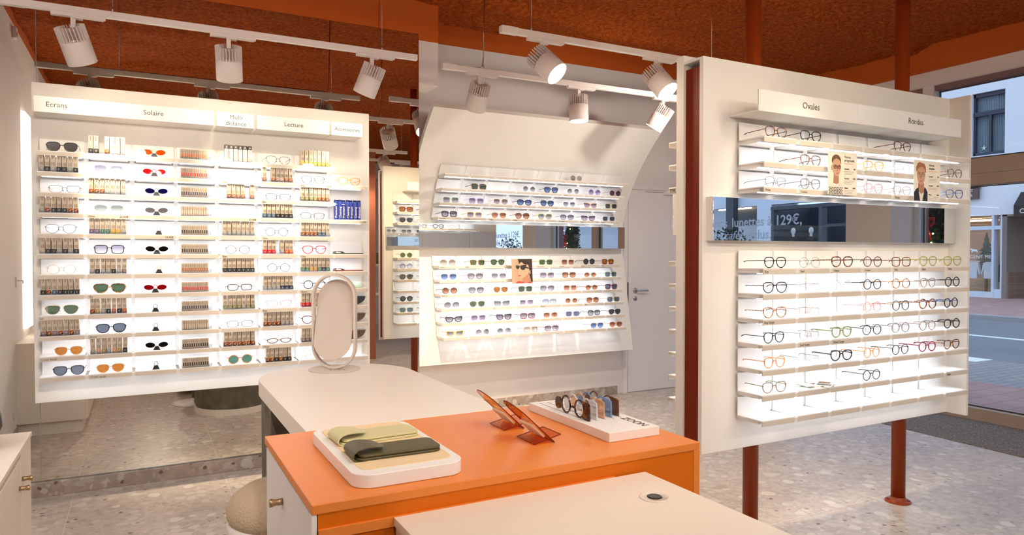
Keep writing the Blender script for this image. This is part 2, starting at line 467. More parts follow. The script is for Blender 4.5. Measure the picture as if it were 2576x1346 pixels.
struct('ceiling', mb, 'ceiling_rough')
struct('ceiling_slab', MB().box(XL - .1, 6.5, YB - .1, YW + .1, 3.42, 3.5), 'orange_paint')
struct('wall_left', MB().box(XL - .1, XL, YB, YM + .1, 0, 3.165), 'wall_white')
struct('trim_1', MB().box(XL - .1, XL + .004, YB, YM + .1, 3.165, 3.42), 'orange_paint')
# mirror wall
struct('wall_mirror_side', MB().box(XL - .1, 1.80, YM + .012, YM + .12, 0, 3.004), 'wall_white')
struct('trim_2', MB().box(XL - .1, 1.80, YM, YM + .12, 3.006, 3.42), 'orange_paint')
struct('wall_alcove_side', MB().box(1.70, 1.80, YM + .12, YW, 0, 3.42), 'wall_white')
struct('wall_back', MB().box(1.8, 6.6, YW, YW + .1, 0, 3.235), 'wall_white')
struct('trim_3', MB().box(1.8, 6.6, YW - .004, YW + .1, 3.235, 3.42), 'orange_paint')
struct('wall_rear', MB().box(XL - .1, 6.6, YB - .1, YB, 0, 3.42), 'wall_white')
# mirror panels
def mirror_panel(x0, x1, label):
    r = thing('wall_mirror', label, 'mirror', (x0, YM, .085))
    obj('mirror_glass', MB().box(0.001, x1 - x0 - .001, 0, .008, 0, 2.919), 'mirror', r)
    obj('edge_strip', MB().box(-0.0015, 0.0015, -.001, .010, 0, 2.919), 'ink_soft', r)
mirror_panel(XL, -0.524, 'narrow tall wall mirror panel beside the left wall')
mirror_panel(-0.524, 1.80, 'wide tall wall mirror behind the left display board')
# skirtings
struct('baseboard_mirror_side', MB().box(XL, 1.80, YM - .03, YM, 0, 0.083), 'terrazzo_skirt', bevel=.003)
struct('baseboard_alcove', MB().box(1.80, 1.815, YM - .03, YW, 0, 0.083), 'terrazzo_skirt')
struct('baseboard_back', MB().box(1.815, 4.22, YW - .015, YW, 0, 0.083), 'terrazzo_skirt')
struct('baseboard_left', MB().box(XL, XL + .012, 3.245, YM - .03, 0, 0.083), 'terrazzo_skirt')
# bulkhead at the mirror corner
struct('trim_4', MB().box(1.80, 1.952, YM + .003, YW, 2.645, 2.962), 'wall_white')
struct('trim_5', MB().box(1.80, 1.953, YM + .002, YW, 2.9621, 3.42), 'orange_paint')
# entrance carpet
struct('floor_mat', MB().add([(5.42, 3.78, .004), (5.36, 2.587, .004), (5.30, -3.9, .004), (6.2, -3.9, .004), (6.2, 5.7, .004), (5.42, 5.7, .004), (5.42, 3.78, 0), (5.36, 2.587, 0), (5.30, -3.9, 0), (6.2, -3.9, 0), (6.2, 5.7, 0), (5.42, 5.7, 0)],
       [(5, 4, 3, 2, 1, 0)[::-1], (0, 1, 7, 6), (1, 2, 8, 7), (0, 6, 11, 5)]), 'carpet_grey')

# door in the back wall
d = struct('door_1', MB().box(4.352, 5.25, YW - .012, YW + .02, 0.004, 2.055), 'door_white')
obj('door_frame', MB().box(4.29, 4.343, YW - .016, YW, 0, 2.115).box(4.29, 5.33, YW - .016, YW, 2.065, 2.115).box(5.26, 5.33, YW - .016, YW, 0, 2.115), 'door_white', d)
hnd = MB().lathe([(.026, 0), (.026, .008), (.012, .010)], seg=24).tube([(0, 0, .008), (0, 0, .045), (.012, 0, .052), (.125, 0, .052)], .009, 10)
obj('door_handle', hnd, 'steel', d, (4.44, YW - .012, 1.035), FRONT)
obj('lock_plate', MB().lathe([(.025, 0), (.025, .008), (.020, .010)], seg=24).box(-.003, .003, -.008, .008, .010, .014), 'steel', d, (4.44, YW - .012, .955), FRONT)
obj('hinge_plate', MB().box(4.338, 4.352, YW - .018, YW - .010, .90, 1.12), 'dark_rubber', d)
obj('door_closer', MB().box(4.80, 5.02, YW - .06, YW - .016, 2.02, 2.06).box(4.55, 4.8, YW - .05, YW - .04, 2.045, 2.055), 'door_white', d)

# ------------------------------------------------------------------ shopfront on the right
struct('trim_6', MB().box(6.16, 6.30, YB, YW, 3.028, 3.42), 'orange_paint')
struct('trim_7', MB().box(6.22, 6.40, YB, YW, 2.905, 3.028), 'wall_white')
struct('trim_8', MB().box(6.26, 6.36, YB, YW, 2.86, 2.905), 'mauve')
struct('trim_9', MB().box(6.24, 6.40, .75, YW, 0, 0.098), 'frame_tan')
struct('trim_10', MB().box(6.24, 6.40, YB, .30, 0, 0.098), 'frame_tan')
struct('trim_11', MB().box(6.24, 6.36, 2.9, YW, 2.085, 2.215).box(6.262, 6.36, 2.9, YW, 1.99, 2.085).box(6.255, 6.37, 2.9, YW, 2.125, 2.135), 'frame_tan')
struct('trim_12', MB().box(6.24, 6.36, 3.775, 3.872, 2.215, 2.905), 'wall_white')
struct('column_window', MB().box(5.93, 6.32, .30, .75, 0, 3.42), 'wall_white')
struct('column_outside', MB().box(6.321, 6.50, .27, .745, 0, 3.42), 'mauve')
struct('trim_13', MB().box(6.26, 6.38, 1.95, 2.08, .098, 2.86), 'frame_tan')
struct('trim_14', MB().box(6.26, 6.38, 2.64, 2.82, .098, 2.86), 'frame_tan')
struct('trim_15', MB().box(6.27, 6.37, .746, .80, .098, 2.86), 'facade_panel')
struct('wall_outside_strip', MB().box(6.30, 6.5, YW - .1, YW + .4, 0, 3.42), 'wall_white')
def pane(n, y0, y1, z0=.098, z1=2.86):
    o = struct('window_%d' % n, MB().box(6.318, 6.324, y0, y1, z0, z1), 'window_glass')
    obj('window_gasket', MB().box(6.312, 6.33, y0, y0 + .008, z0, z1).box(6.312, 6.33, y1 - .008, y1, z0, z1).box(6.312, 6.33, y0, y1, z0, z0 + .008).box(6.312, 6.33, y0, y1, z1 - .008, z1), 'frame_dark', o)
    return o
pane(1, 2.83, 5.60, .10, 1.985); pane(2, 3.88, 5.60, 2.225, 2.855); pane(3, 2.83, 3.765, 2.225, 2.855)
pane(4, 2.09, 2.63); pane(5, .81, 1.94)
pw = pane(6, YB + .1, .26)
# window lettering, readable from the street
for body, y, z, sz, sh, off in (('nos', -1.84, 1.735, .155, 0, 0), ('lunettes \u00e0 129\u20ac,', -1.55, 1.735, .155, 0, 0.0022),
                           ('(et caf\u00e9)', -1.88, 1.585, .150, .25, 0), ('inclus.', -1.32, 1.585, .150, 0, 0.0022)):
    text('window_lettering', body, sz, 'white_ink', pw, (6.328, y, z), (radians(90), 0, radians(90)), shear=sh, offset=off)

# ================================================================== the street outside
struct('ground_1', MB().box(6.4, 8.25, -35, 40, -.12, -.02), 'paver_red')
struct('ground_2', MB().box(8.25, 10.1, -35, 40, -.12, -.02), 'paver_grey')
struct('road', MB().box(10.1, 16.4, -35, 40, -.14, -.03), 'asphalt')
tag(obj('road_marking', MB().box(12.93, 13.08, -30, 40, -.03, -.022), 'road_line'), 'white line painted along the middle of the road', 'road marking')
tag(obj('road_marking', MB().box(9.75, 10.15, 5.3, 6.2, -.03, -.018), 'road_line'), 'short white painted bar at the near edge of the road', 'road marking')
tag(obj('kerb', MB().box(16.4, 16.75, -35, 40, -.12, .06), 'kerb_stone'), 'grey stone kerb along the far side of the road', 'kerb')
struct('ground_3', MB().box(16.75, 27, -35, 40, -.12, .02), 'paver_red')
# building opposite (seen through the right-hand window)
bd = thing('building', 'pale rendered building across the street with dark-framed upstairs window', 'building', (24, 12, 0))
w = MB()   # wall with openings cut out: pieces around them
w.box(0, .3, -7, 22, 6.62, 14).box(0, .3, -7, .26, 4.6, 6.62).box(0, .3, 1.25, 22, 4.6, 6.62).box(0, .3, -7, 22, 2.66, 4.6)
obj('wall', w, 'facade_white', bd)
wd = obj('window', MB().box(.10, .2, .24, 1.27, 4.58, 4.70).box(.10, .2, .24, 1.27, 6.50, 6.64).box(.10, .2, .24, .32, 4.6, 6.64).box(.10, .2, 1.19, 1.27, 4.6, 6.64).box(.09, .19, .70, .78, 4.7, 5.88).box(.08, .2, .24, 1.27, 5.88, 6.02), 'window_blue', bd)
cur = MB()
for i in range(40):
    a = .26 + i * .025; cur.box(.26 + .012 * (i % 2), .28 + .012 * (i % 2), a, a + .024, 4.6, 6.6)
obj('curtain', cur, 'curtain', wd)
st = []
for i in range(10):
    rr = .09 if i % 2 == 0 else .035; st.append((.98 + rr * sin(i * pi / 5), 4.86 + rr * cos(i * pi / 5)))
obj('star', MB().prism(st, 'x', .20, .22), 'cloth_white', wd)
obj('shop_front', MB().box(.02, .30, .55, .62, 0, 2.66).box(.02, .3, .30, .36, 0, 2.66).box(.03, .29, .36, .55, 2.2, 2.32).box(.03, .29, .62, 6, 2.2, 2.32).box(.03, .29, .36, .55, 0, .30).box(.03, .29, .62, 6, 0, .2), 'facade_panel', bd)
obj('shop_interior', MB().box(1.6, 1.7, .3, 6, 0, 2.66).box(.3, 1.7, .3, 6, 2.6, 2.66).box(.3, 1.7, .3, 6, -.02, .1), 'wood_warm', bd)
obj('passage', MB().box(2.5, 2.6, -7, .3, 0, 2.66).box(0, 2.6, .16, .30, 0, 2.66).box(0, 2.6, -7, .3, 2.6, 2.66), 'passage_grey', bd)
obj('brick_base', MB().box(2.2, 2.5, -7, .16, 0, .85).box(0, 2.5, .10, .16, 0, .85), 'brick_wall', bd)
obj('shop_lamp', MB().box(.5, .6, .7, 2.0, 2.5, 2.56), 'shop_light', bd)
lt = obj('shop_glass', MB().box(.10, .11, .62, 5, .2, 2.2), 'window_glass', bd)
text('shop_lettering', 'REGENT MEN', .16, 'white_paint', lt, (.09, 1.50, 1.28), (radians(90), 0, radians(-90)))
text('shop_lettering', 'VESTIAIRE', .07, 'white_paint', lt, (.09, 1.32, 1.16), (radians(90), 0, radians(-90)))
bull = MB().prism([(-.10, 0), (-.10, -.05), (-.08, -.05), (-.07, -.01), (.05, -.01), (.06, -.05), (.08, -.05), (.09, .03), (.13, .05), (.12, .08), (.08, .08), (.05, .06), (-.08, .05)], 'x', 0, .004)
obj('shop_emblem', bull, 'white_paint', lt, (.09, 1.18, 1.52))
sg = thing('hanging_sign', 'dark brown hanging shop sign high on the pale building', 'sign', (23.9, 13.0, 3.2))
obj('sign_board', MB().box(-.03, .03, -.05, .62, 0, .42).box(-.03, .03, -.09, .2, .34, .46).box(.0, .10, .2, .24, .30, .33), 'sign_brown', sg)
text('sign_lettering', 'REGENT', .13, 'white_paint', sg, (-.032, .60, .24), (radians(90), 0, radians(-90)))
text('sign_lettering', 'NOIR', .13, 'white_paint', sg, (-.032, .45, .07), (radians(90), 0, radians(-90)))
aw = thing('awning', 'black awning at the right end of the pale building', 'awning', (24, 11.78, 2.58))
obj('canopy', MB().prism([(-.4, .0), (-.4, .33), (0, .75), (0, .33)], 'y', -4, 0), 'cloth_black', aw)
text('canopy_lettering', 'CAVE', .2, 'white_paint', aw, (-.405, -.16, .08), (radians(90), 0, radians(-90)))
# christmas tree and clothes in the opposite shop
tr = thing('christmas_tree', 'small decorated christmas tree inside the shop across the street', 'christmas tree', (25.12, 13.35, .1))
f = MB()
for k in range(7):
    z = .75 + k * .17; rr = .42 * (1 - k / 7.5)
    f.lathe([(rr, 0), (rr * .5, .13), (.02, .27)], (0, 0, z), 12, False)
obj('foliage', f, 'pine', tr)
f = MB()
for k in range(40):
    a = random.random() * 6.28; h = random.random(); rr = .40 * (1 - h) + .02
    f.lathe([(.002, -.018), (.018, 0), (.002, .018)], (rr * cos(a), rr * sin(a), .8 + h * 1.1), 6)
obj('baubles', f, 'bauble_gold', tr)
obj('trunk', MB().lathe([(.05, 0), (.05, .8)], seg=8), 'hair_brown', tr)
def hung_shirt(x, y, z, m, lab):
    o = MB().prism([(.58 * a_, .8 * b_) for a_, b_ in [(-.20, 0), (.20, 0), (.20, .45), (.32, .15), (.36, .20), (.25, .62), (.07, .68), (-.07, .68), (-.25, .62), (-.36, .20), (-.32, .15), (-.20, .45)]], 'x', -.05, .05)
    tag(obj('hanging_shirt', o, m, None, (x, y, z)), lab, 'shirt', 'clothes in the shop across the street')
hung_shirt(24.5, 13.40, .62, 'cloth_white', 'white shirt hanging left in the shop window across the street')
hung_shirt(24.5, 12.95, .62, 'cloth_white', 'white shirt hanging nearer the frame in the opposite shop window')
hung_shirt(24.62, 12.74, .50, 'cloth_black', 'dark jacket hanging beside white shirts in the opposite shop')
# building further left along the street: only mirrored
b2 = thing('building', 'blue-grey panelled shop building seen only in the long mirror', 'building', (24, -20, 0))
w = MB().box(0, .3, -14, -.2, 4.6, 12).box(0, .3, -.2, 25, 3.55, 12).box(0, .3, 2.45, 3.25, 0, 3.55).box(0, .3, 7.5, 25, 0, 3.55)
for k in range(12): w.box(-.004, 0, -12 + 3 * k, -11.98 + 3 * k, 3.56, 12)
obj('wall', w, 'facade_panel', b2)
obj('shop_front', MB().box(-.02, .3, 3.25, 3.40, 0, 3.4).box(-.03, .29, 3.24, 7.5, 3.30, 3.45).box(-.02, .3, 5.65, 5.80, 0, 3.4).box(-.01, .29, 5.8, 7.5, 2.5, 2.62).box(-.02, .3, 7.35, 7.5, 0, 3.4).box(-.01, .29, 3.4, 5.65, 0, .8), 'facade_dark', b2)
obj('display_room', MB().box(.3, 2.5, 3.2, 3.25, 0, 3.5).box(2.5, 2.6, 3.2, 7.5, 0, 3.5).box(.3, 2.5, 3.25, 7.5, .7, .8), 'facade_dark', b2)
obj('gallery_wall', MB().box(2.5, 2.6, -14, 2.5, 0, 4.6).box(.3, 2.5, -14, 2.5, 4.5, 4.6), 'facade_panel', b2)
obj('gallery_window', MB().box(.9, 1.0, .35, 2.45, 2.75, 4.2), 'facade_dark', b2)
obj('gallery_lamp', MB().box(.6, .7, .2, 2.3, 3.66, 3.72).box(.7, .8, -.6, 1.4, 3.52, 3.58), 'shop_light', b2)
obj('pillar', MB().box(-.3, .0, .9, 1.35, 0, 4.6), 'facade_dark', b2)
for yy in (-16.10, -15.20):
    q = thing('shop_mannequin', 'pale-headed mannequin in black, %s in the mirrored dark shop window' % ('left one' if yy < -16 else 'right one'), 'mannequin', (24.6, yy, .8))
    obj('head', MB().lathe([(.03, 1.33), (.06, 1.40), (.045, 1.45), (.085, 1.52), (.10, 1.60), (.09, 1.68), (.05, 1.735), (.005, 1.75)], seg=18), 'mannequin', q)
    obj('dress', MB().lathe([(.20, 0), (.17, .6), (.12, .95), (.19, 1.2), (.20, 1.28), (.07, 1.36)], seg=18), 'cloth_black', q)
# planting and festive decoration just outside the shopfront
def leaf_cloud(name, label, cat, c, r, n, ls, m, parts=()):
    t = thing(name, label, cat, c)
    f = MB(); rnd = random.Random(len(label))
    for k in range(n):
        a = rnd.random() * 6.28; u = rnd.uniform(-1, 1); q = rnd.random() ** .4
        p = Vector((r[0] * q * cos(a) * sqrt(1 - u * u), r[1] * q * sin(a) * sqrt(1 - u * u), r[2] * q * u + r[2]))
        d1 = Vector((rnd.gauss(0, 1), rnd.gauss(0, 1), rnd.gauss(0, 1) + .3)).normalized() * ls
        d2 = d1.cross(Vector((rnd.gauss(0, 1), rnd.gauss(0, 1), rnd.gauss(0, 1)))).normalized() * ls * .22
        f.add([p, p + d1 * .5 + d2, p + d1, p + d1 * .5 - d2], [(0, 1, 2, 3)])
    obj('foliage', f, m, t)
    return t
t = leaf_cloud('olive_tree', 'small olive tree outside the window, seen in the mirrors', 'tree', (7.0, -2.25, .55), (.40, .50, .62), 1100, .07, 'leaf')
obj('trunk', MB().tube([(0, 0, -.4), (.02, .01, 0), (0, 0, .9)], .025, 8), 'hair_brown', t)
obj('planter', MB().lathe([(.16, -.77), (.21, -.35), (.21, -.33), (.18, -.36)], seg=20), 'facade_dark', t)
t = leaf_cloud('garland', 'green pine garland with red bow and lights beside the window column', 'garland', (6.68, .74, .9), (.09, .15, .75), 2600, .07, 'pine')
f = MB(); rnd = random.Random(4)
for k in range(34): f.lathe([(.001, -.009), (.009, 0), (.001, .009)], (-.13 + rnd.random() * .03, rnd.uniform(-.13, .13), rnd.uniform(.2, 1.4)), 6)
obj('fairy_lights', f, 'fairy', t)
bow = MB()
for sgn in (-1, 1):
    bow.tube([(-.11, -.05, .80), (-.12, -.05 + sgn * .03, .835), (-.12, -.05 + sgn * .065, .84), (-.12, -.05 + sgn * .07, .79), (-.12, -.05 + sgn * .035, .775), (-.11, -.05, .80)], .006, 6, r2=.020)
    bow.tube([(-.11, -.05, .79), (-.12, -.05 + sgn * .02, .72), (-.12, -.05 + sgn * .04, .64)], .005, 6, r2=.018)
obj('bow', bow, 'ribbon_red', t)
t = leaf_cloud('bauble_wreath', 'hanging bunch of red and gold baubles outside the glass', 'wreath', (6.72, 2.32, 1.72), (.10, .22, .12), 160, .08, 'pine')
for mm, sd in (('bauble_red', 1), ('bauble_gold', 2)):
    f = MB(); rnd = random.Random(sd)
    for k in range(26 if sd == 1 else 10):
        rr = rnd.uniform(.022, .036); a = rnd.random() * 6.28
        f.lathe([(rr * sin(q * pi / 6) + .0003, -rr * cos(q * pi / 6)) for q in range(7)], (-.08 + rnd.random() * .05, .21 * cos(a) * rnd.random() ** .5, .12 + .12 * sin(a) * rnd.random() ** .5), 8)
    obj('baubles', f, mm, t)
# small overhead street cable
tag(obj('street_cable', MB().tube([(23.985, 14.2 - .35 * k, 7.25 - .30 * sin(k * pi / 18)) for k in range(19)], .014, 5), 'cloth_black'), 'thin black cable sagging along the pale wall above the upstairs window', 'cable')

# ================================================================== spectacles
# shape: half-width, half-height, exponent, taper, cat lift, word
SHAPES = {
 'round': (.0245, .0220, 2.0, .00, 0, 'round'), 'panto': (.0262, .0212, 2.35, .15, 0, 'rounded'),
 'oval': (.0260, .0180, 2.0, .00, 0, 'oval'), 'square': (.0265, .0200, 4.0, .08, 0, 'square'),
 'rect': (.0275, .0165, 3.6, .06, 0, 'rectangular'), 'aviator': (.0285, .0220, 2.5, .24, -.002, 'aviator'),
 'cat': (.0280, .0185, 2.6, .18, .007, 'cat-eye'), 'half': (.0260, .0115, 2.3, .20, 0, 'half-moon'),
 'hex': (.0265, .0220, 2.0, .02, 0, 'angular'), 'big': (.0300, .0220, 3.0, .05, 0, 'oversized')}
def outline(shape, side, grow=0.0, n=30):
    a, b, p, tp, cat, _ = SHAPES[shape]
    a += grow; b += grow
    pts = []
    for k in range(n):
        t = 2 * pi * k / n; c, s = cos(t), sin(t)
        if shape == 'hex':
            q = 8; ang = pi / q; tt = (t + ang) % (2 * ang) - ang; rr = cos(ang) / cos(tt) * 1.04
            x, z = a * rr * c, b * rr * s
        else:
            q = p
            if shape in ('panto', 'aviator', 'cat'): q = p + .5 if s > 0 else p - .2
            x = a * math.copysign(abs(c) ** (2 / q), c); z = b * math.copysign(abs(s) ** (2 / q), s)
        x *= 1 + tp * z / b
        z += cat * max(0, x / a) ** 2 * (1 if z > 0 else .3)
        pts.append((side * (x + a + .0095), z + b + abs(min(0, cat))))
    return pts
_gm = {}
def glass_meshes(shape, thick):
    k = (shape, thick)
    if k in _gm: return _gm[k]
    a, b, p, tp, cat, _ = SHAPES[shape]
    rw, rd = {'A': (.0030, .0022), 'M': (.0021, .0018), 'W': (.0010, .0010), 'R': (.0004, .0008)}[thick]
    lift = rw + .0006
    fr = MB()
    for s in (-1, 1):
        o = [(x, 0, z + lift) for x, z in outline(shape, s, rw * .3)]
        fr.tube(o, rw, 6, closed=True, r2=rd, up=(0, 1, 0), sm=True)
    top = 2 * b + lift
    bz = b * 1.38 + lift
    fr.tube([(-.0115, .0005, bz - .004), (-.007, -.001, bz), (0, -.0015, bz + .0012), (.007, -.001, bz), (.0115, .0005, bz - .004)],
            {'A': .0030, 'M': .0022, 'W': .0010, 'R': .0010}[thick], 6)
    if thick in 'WR':
        for s in (-1, 1): fr.tube([(s * .0105, .001, bz - .010), (s * .008, .007, bz - .012), (s * .007, .008, bz - .017)], .0014, 5)
    xo = 2 * a + .0095 + rw
    hz = b * 1.45 + lift + cat * .8
    for s in (-1, 1):
        fr.tube([(s * (xo - .004), 0, hz - .001), (s * (xo + .003), .001, hz), (s * (xo + .0045), .007, hz)], max(rw * .9, .0012), 6, r2=max(rw * .9, .0012))
    def temple(s):
        m_ = MB(); w = {'A': .0026, 'M': .0018, 'W': .0010, 'R': .0010}[thick]
        pts = [(s * (xo + .0045), .005, hz)] + [(s * (xo + .0045 - .0004 * j), .005 + .013 * j, hz - .0003 * j) for j in range(1, 8)]
        pts += [(s * (xo + .0010), .112, hz - .006), (s * (xo + .0005), .124, hz - .016), (s * xo, .134, max(.004, hz - .030))]
        ww = [w] * 8 + [w * 1.2, w * 1.4, w * 1.1]
        return m_.tube(pts, [q * .55 for q in ww], 6, r2=ww)
    def lens(s):
        o = [(x, 0, z + lift) for x, z in outline(shape, s)]
        return MB().add(o, [tuple(range(len(o)))])
    r = (fr.mesh('frame_' + shape), lens(-1).mesh('lens'), lens(1).mesh('lens'), temple(-1).mesh('temple'), temple(1).mesh('temple'))
    for me in r: me.materials.append(None)
    _gm[k] = r; return r
THW = {'A': 'thick', 'M': '', 'W': 'thin', 'R': 'rimless'}
RIMW = dict(gunmetal='dark metal', silver='silver', gold='gold', clear='clear')
LENW = dict(clear='', dark='dark grey', grey='smoky grey', green='green', blue='blue', brown='brown', amber='amber', purple='plum-grey', lilac='pale lilac',
            sage='grey-green', slate='slate', teal='teal', orange='orange', red='red', navy='navy', smoke='pale grey', black='black', crimson='crimson')
def spectacles(shape, rim, lens, thick, loc, rz, where, group, tmat=None, scale=1.09):
    sun = lens != 'clear'
    desc = ' '.join(x for x in (THW[thick], RIMW.get(rim, rim), SHAPES[shape][5]) if x)
    kind = ('sunglasses with %s lenses' % LENW[lens]) if sun else 'eyeglasses'
    t = thing('sunglasses' if sun else 'eyeglasses', '%s %s, %s' % (desc, kind, where), 'sunglasses' if sun else 'glasses', loc, rz, group)
    t.scale = (scale,) * 3
    me = glass_meshes(shape, thick)
    for nm, q, mm in zip(('frame', 'lens', 'lens', 'temple', 'temple'), me, ('rim_' + rim, 'lens_' + lens, 'lens_' + lens, 'rim_' + (tmat or rim), 'rim_' + (tmat or rim))):
        o = bpy.data.objects.new(nm, q); COL.objects.link(o); o.parent = t
        o.material_slots[0].link = 'OBJECT'; o.material_slots[0].material = M[mm]
    return t

# ================================================================== display boards
_sm = {}
def shelf_mesh(w, depth=.165, plate=.082, sl=0.0):
    k = (round(w, 4), depth, plate, round(sl, 3))
    if k not in _sm:
        m_ = MB()
        m_.box(0, w, -depth, -.014, -.005, 0)                  # shelf sheet
        m_.prism([(-.018, 0), (-.014, 0), (-.014 + sl * plate, plate), (-.018 + sl * plate, plate)], 'x', 0, w)   # upstand at the back
        m_.box(0, w, -depth, -depth + .004, -.026, -.005)      # front lip
        m_.box(.012, w - .012, -depth + .035, 0, -.022, -.0052)  # bracket below
        me = m_.mesh('shelf'); me.materials.append(M['shelf_white']); me.materials.append(M['lip_shaded'])
        for q in range(12, 18): me.polygons[q].material_index = 1
        _sm[k] = me
    return _sm[k]
def flat(z): return 0.0
def display(name, label, loc, rz, width, z0, z1, cols, mw, rows, yf=flat, thick=.024, panel=None, mirror=None, header=(), tags={}, fin=None, skip=(), led=1, cat='display board', rowz=None):
    t = thing(name, label, cat, loc, rz)
    obj('back_panel', panel if panel else MB().box(0, width, 0, thick, z0, z1), 'board_white', t, bevel=0 if panel else .002)
    me = shelf_mesh(mw)
    secs = []  # contiguous sections for rails
    zs = sorted(rows, reverse=True)
    cur = [zs[0]]
    for z in zs[1:]:
        if cur[-1] - z > .2: secs.append(cur); cur = [z]
        else: cur.append(z)
    secs.append(cur)
    for sec in secs:
        for i in range(len(cols) - 1):
            g0 = cols[i] + mw; g1 = cols[i + 1]
            if g1 - g0 < .004: continue
            r = MB(); zz = [sec[0] + .078] + sec
            for a, b in zip(zz[:-1], zz[1:]):
                ya, yb = yf(a), yf(b)
                r.add([(g0 - .004, ya - .0125, a), (g1 + .004, ya - .0125, a), (g1 + .004, yb - .0125, b), (g0 - .004, yb - .0125, b),
                       (g0 - .004, ya + .002, a), (g1 + .004, ya + .002, a), (g1 + .004, yb + .002, b), (g0 - .004, yb + .002, b)],
                      [(0, 1, 2, 3)[::-1], (0, 3, 7, 4)[::-1], (1, 5, 6, 2)[::-1]])
            for z in sec: r.box(g0 - .0005, g1 + .0005, yf(z) - .164, yf(z) - .156, z - .024, z - .006)
            obj('rail', r, 'rail_grey', t)
    for k, z in enumerate(rows):
        for c, x in enumerate(cols):
            if (k, c) in skip: continue
            zz = rowz(k, c) if rowz else z
            if yf is not flat: me = shelf_mesh(mw, sl=round((yf(zz + .08) - yf(zz)) / .08, 3))
            o = obj('shelf', me, 'shelf_white', t, (x, yf(zz), zz))
            for bodytxt, al in tags.get((k, c), ()):
                text('name_tag', bodytxt, .0155, 'ink', o, (.008 if al == 'L' else mw - .01, -.1655, -.0195), FRONT, 'LEFT' if al == 'L' else 'RIGHT')
        if led:
            y = yf(z)
            a, b = cols[0] + .02, cols[-1] + mw - .035
            sk = [c for c in range(len(cols)) if (k, c) in skip]
            if sk and sk[-1] == len(cols) - 1: b = cols[sk[0]] - .02
            obj('light_strip', MB().box(a, b, y - .120, y - .108, z - .0245, z - .0225), 'led', t)
    if mirror:
        mx0, mx1, my0, my1, mz0, mz1 = mirror
        mo = obj('strip_mirror', MB().box(mx0, mx1, my0 + .004, my1, mz0, mz1), 'shelf_white', t)
        obj('mirror_glass', MB().box(mx0 + .002, mx1 - .002, my0, my0 + .003, mz0 + .002, mz1 - .002), 'mirror_clear', mo)
    for (hx0, hx1, hz0, hz1, body, size, tx, tz, hy) in header:
        h = obj('header_sign', MB().box(hx0, hx1, hy, hy + .006, hz0, hz1).box(hx0, hx1, hy + .006, 0, hz0, hz0 + .006), 'shelf_white', t)
        for line, dz in body:
            text('lettering', line, size, 'ink', h, (tx, hy - .0006, tz + dz), FRONT, 'CENTER')
    if fin:
        obj('side_panel', MB().box(fin[0], fin[1], fin[2], thick, z0, z1), 'board_white', t)
    return t

# ---------------- left board (on the wall mirror)
BX, BY = -0.534, 4.72
P1 = .2308
cols1 = [-0.4965 - BX + P1 * i for i in range(8)]
cols1[7] = 1.116 - BX
rows1 = [1.966 - .1124 * k for k in range(12)]
skip1 = {(k, 7) for k in (0, 2, 4)}
tags1 = {(8, 0): [('Jet', 'L')], (10, 0): [('Cruzy Small', 'L')], (3, 1): [('Dino', 'L'), ('24.90\u20ac', 'R')], (7, 1): [('Fly', 'L')], (9, 1): [('Anno', 'L')],
         (11, 1): [('Cruzy Large', 'L')], (4, 2): [('24.90\u20ac', 'R')], (1, 4): [('Alex', 'L')], (3, 4): [('39.90\u20ac', 'R')], (5, 4): [('Ben', 'L')],
         (2, 5): [('Bea', 'L')], (4, 5): [('Cleo', 'L')], (1, 6): [('Alex', 'L'), ('24.90\u20ac', 'R')], (5, 6): [('Cleo', 'L')], (7, 6): [('Glenn', 'L')],
         (8, 5): [('Roy', 'L')], (10, 5): [('Moon', 'L')], (3, 7): [('12.90\u20ac', 'R')]}
hd = []
for hx0, hx1, body, tx in ((-.504, -.23, [('Ecrans', 0)], -.40), (-.23, .390, [('Solaire', 0)], .07), (.408, .618, [('Multi', .017), ('distance', -.021)], .515),
                           (.637, 1.077, [('Lecture', 0)], .855), (1.090, 1.293, [('Accessoires', 0)], 1.192)):
    two = len(body) > 1
    hd.append((hx0 - BX, hx1 - BX, 2.172, 2.257, body, .038 if (not two and tx < 1.1) else (.036 if two else .034), tx - BX, 2.203, -.175))
D1 = display('display_board', 'large white lit display board hanging on the mirror under the heading Ecrans', (BX, BY, 0), 0, 1.923, .563, 2.365, cols1, .2135, rows1, tags=tags1, header=hd, skip=skip1, thick=.03)
obj('wall_bracket', MB().box(.25, .35, .03, .13, .7, 2.2).box(1.55, 1.65, .03, .13, .7, 2.2), 'board_white', D1)

# ---------------- right board (freestanding, front)
FX, FY = 2.246, 2.40
cols3 = [2.452 - FX + .2305 * i for i in range(7)]
rows3 = [1.93, 1.817, 1.705] + [1.338 - .1142 * k for k in range(7)]
tags3 = {(2, 0): [('Anna', 'L')], (2, 1): [('Coreo', 'L')], (2, 4): [('Romy', 'L')], (3, 0): [('Roy', 'L')], (3, 1): [('Soul', 'L')], (3, 2): [('Owen', 'L')], (3, 3): [('Como', 'L')],
         (3, 4): [('Vito', 'L')], (3, 5): [('Nolo', 'L')], (3, 6): [('Nolo', 'L')], (5, 0): [('Roy Large', 'L')], (6, 1): [('Soul Large', 'L')], (6, 2): [('Owen Large', 'L')], (8, 6): [('Edgar', 'L')]}
hd3 = [(.163, .825, 2.035, 2.13, [('Ovales', 0)], .042, .50, 2.072, -.172), (.826, 1.69, 2.035, 2.13, [('Rondes', 0)], .042, 1.29, 2.072, -.172)]
D3 = display('display_board', 'right white lit display board on brown poles headed Ovales and Rondes', (FX, FY, 0), 0, 1.894, .488, 2.297, cols3, .208, rows3, tags=tags3,
             header=hd3, mirror=(.021, 1.876, -.045, 0, 1.463, 1.662), fin=(1.876, 1.894, -.112))
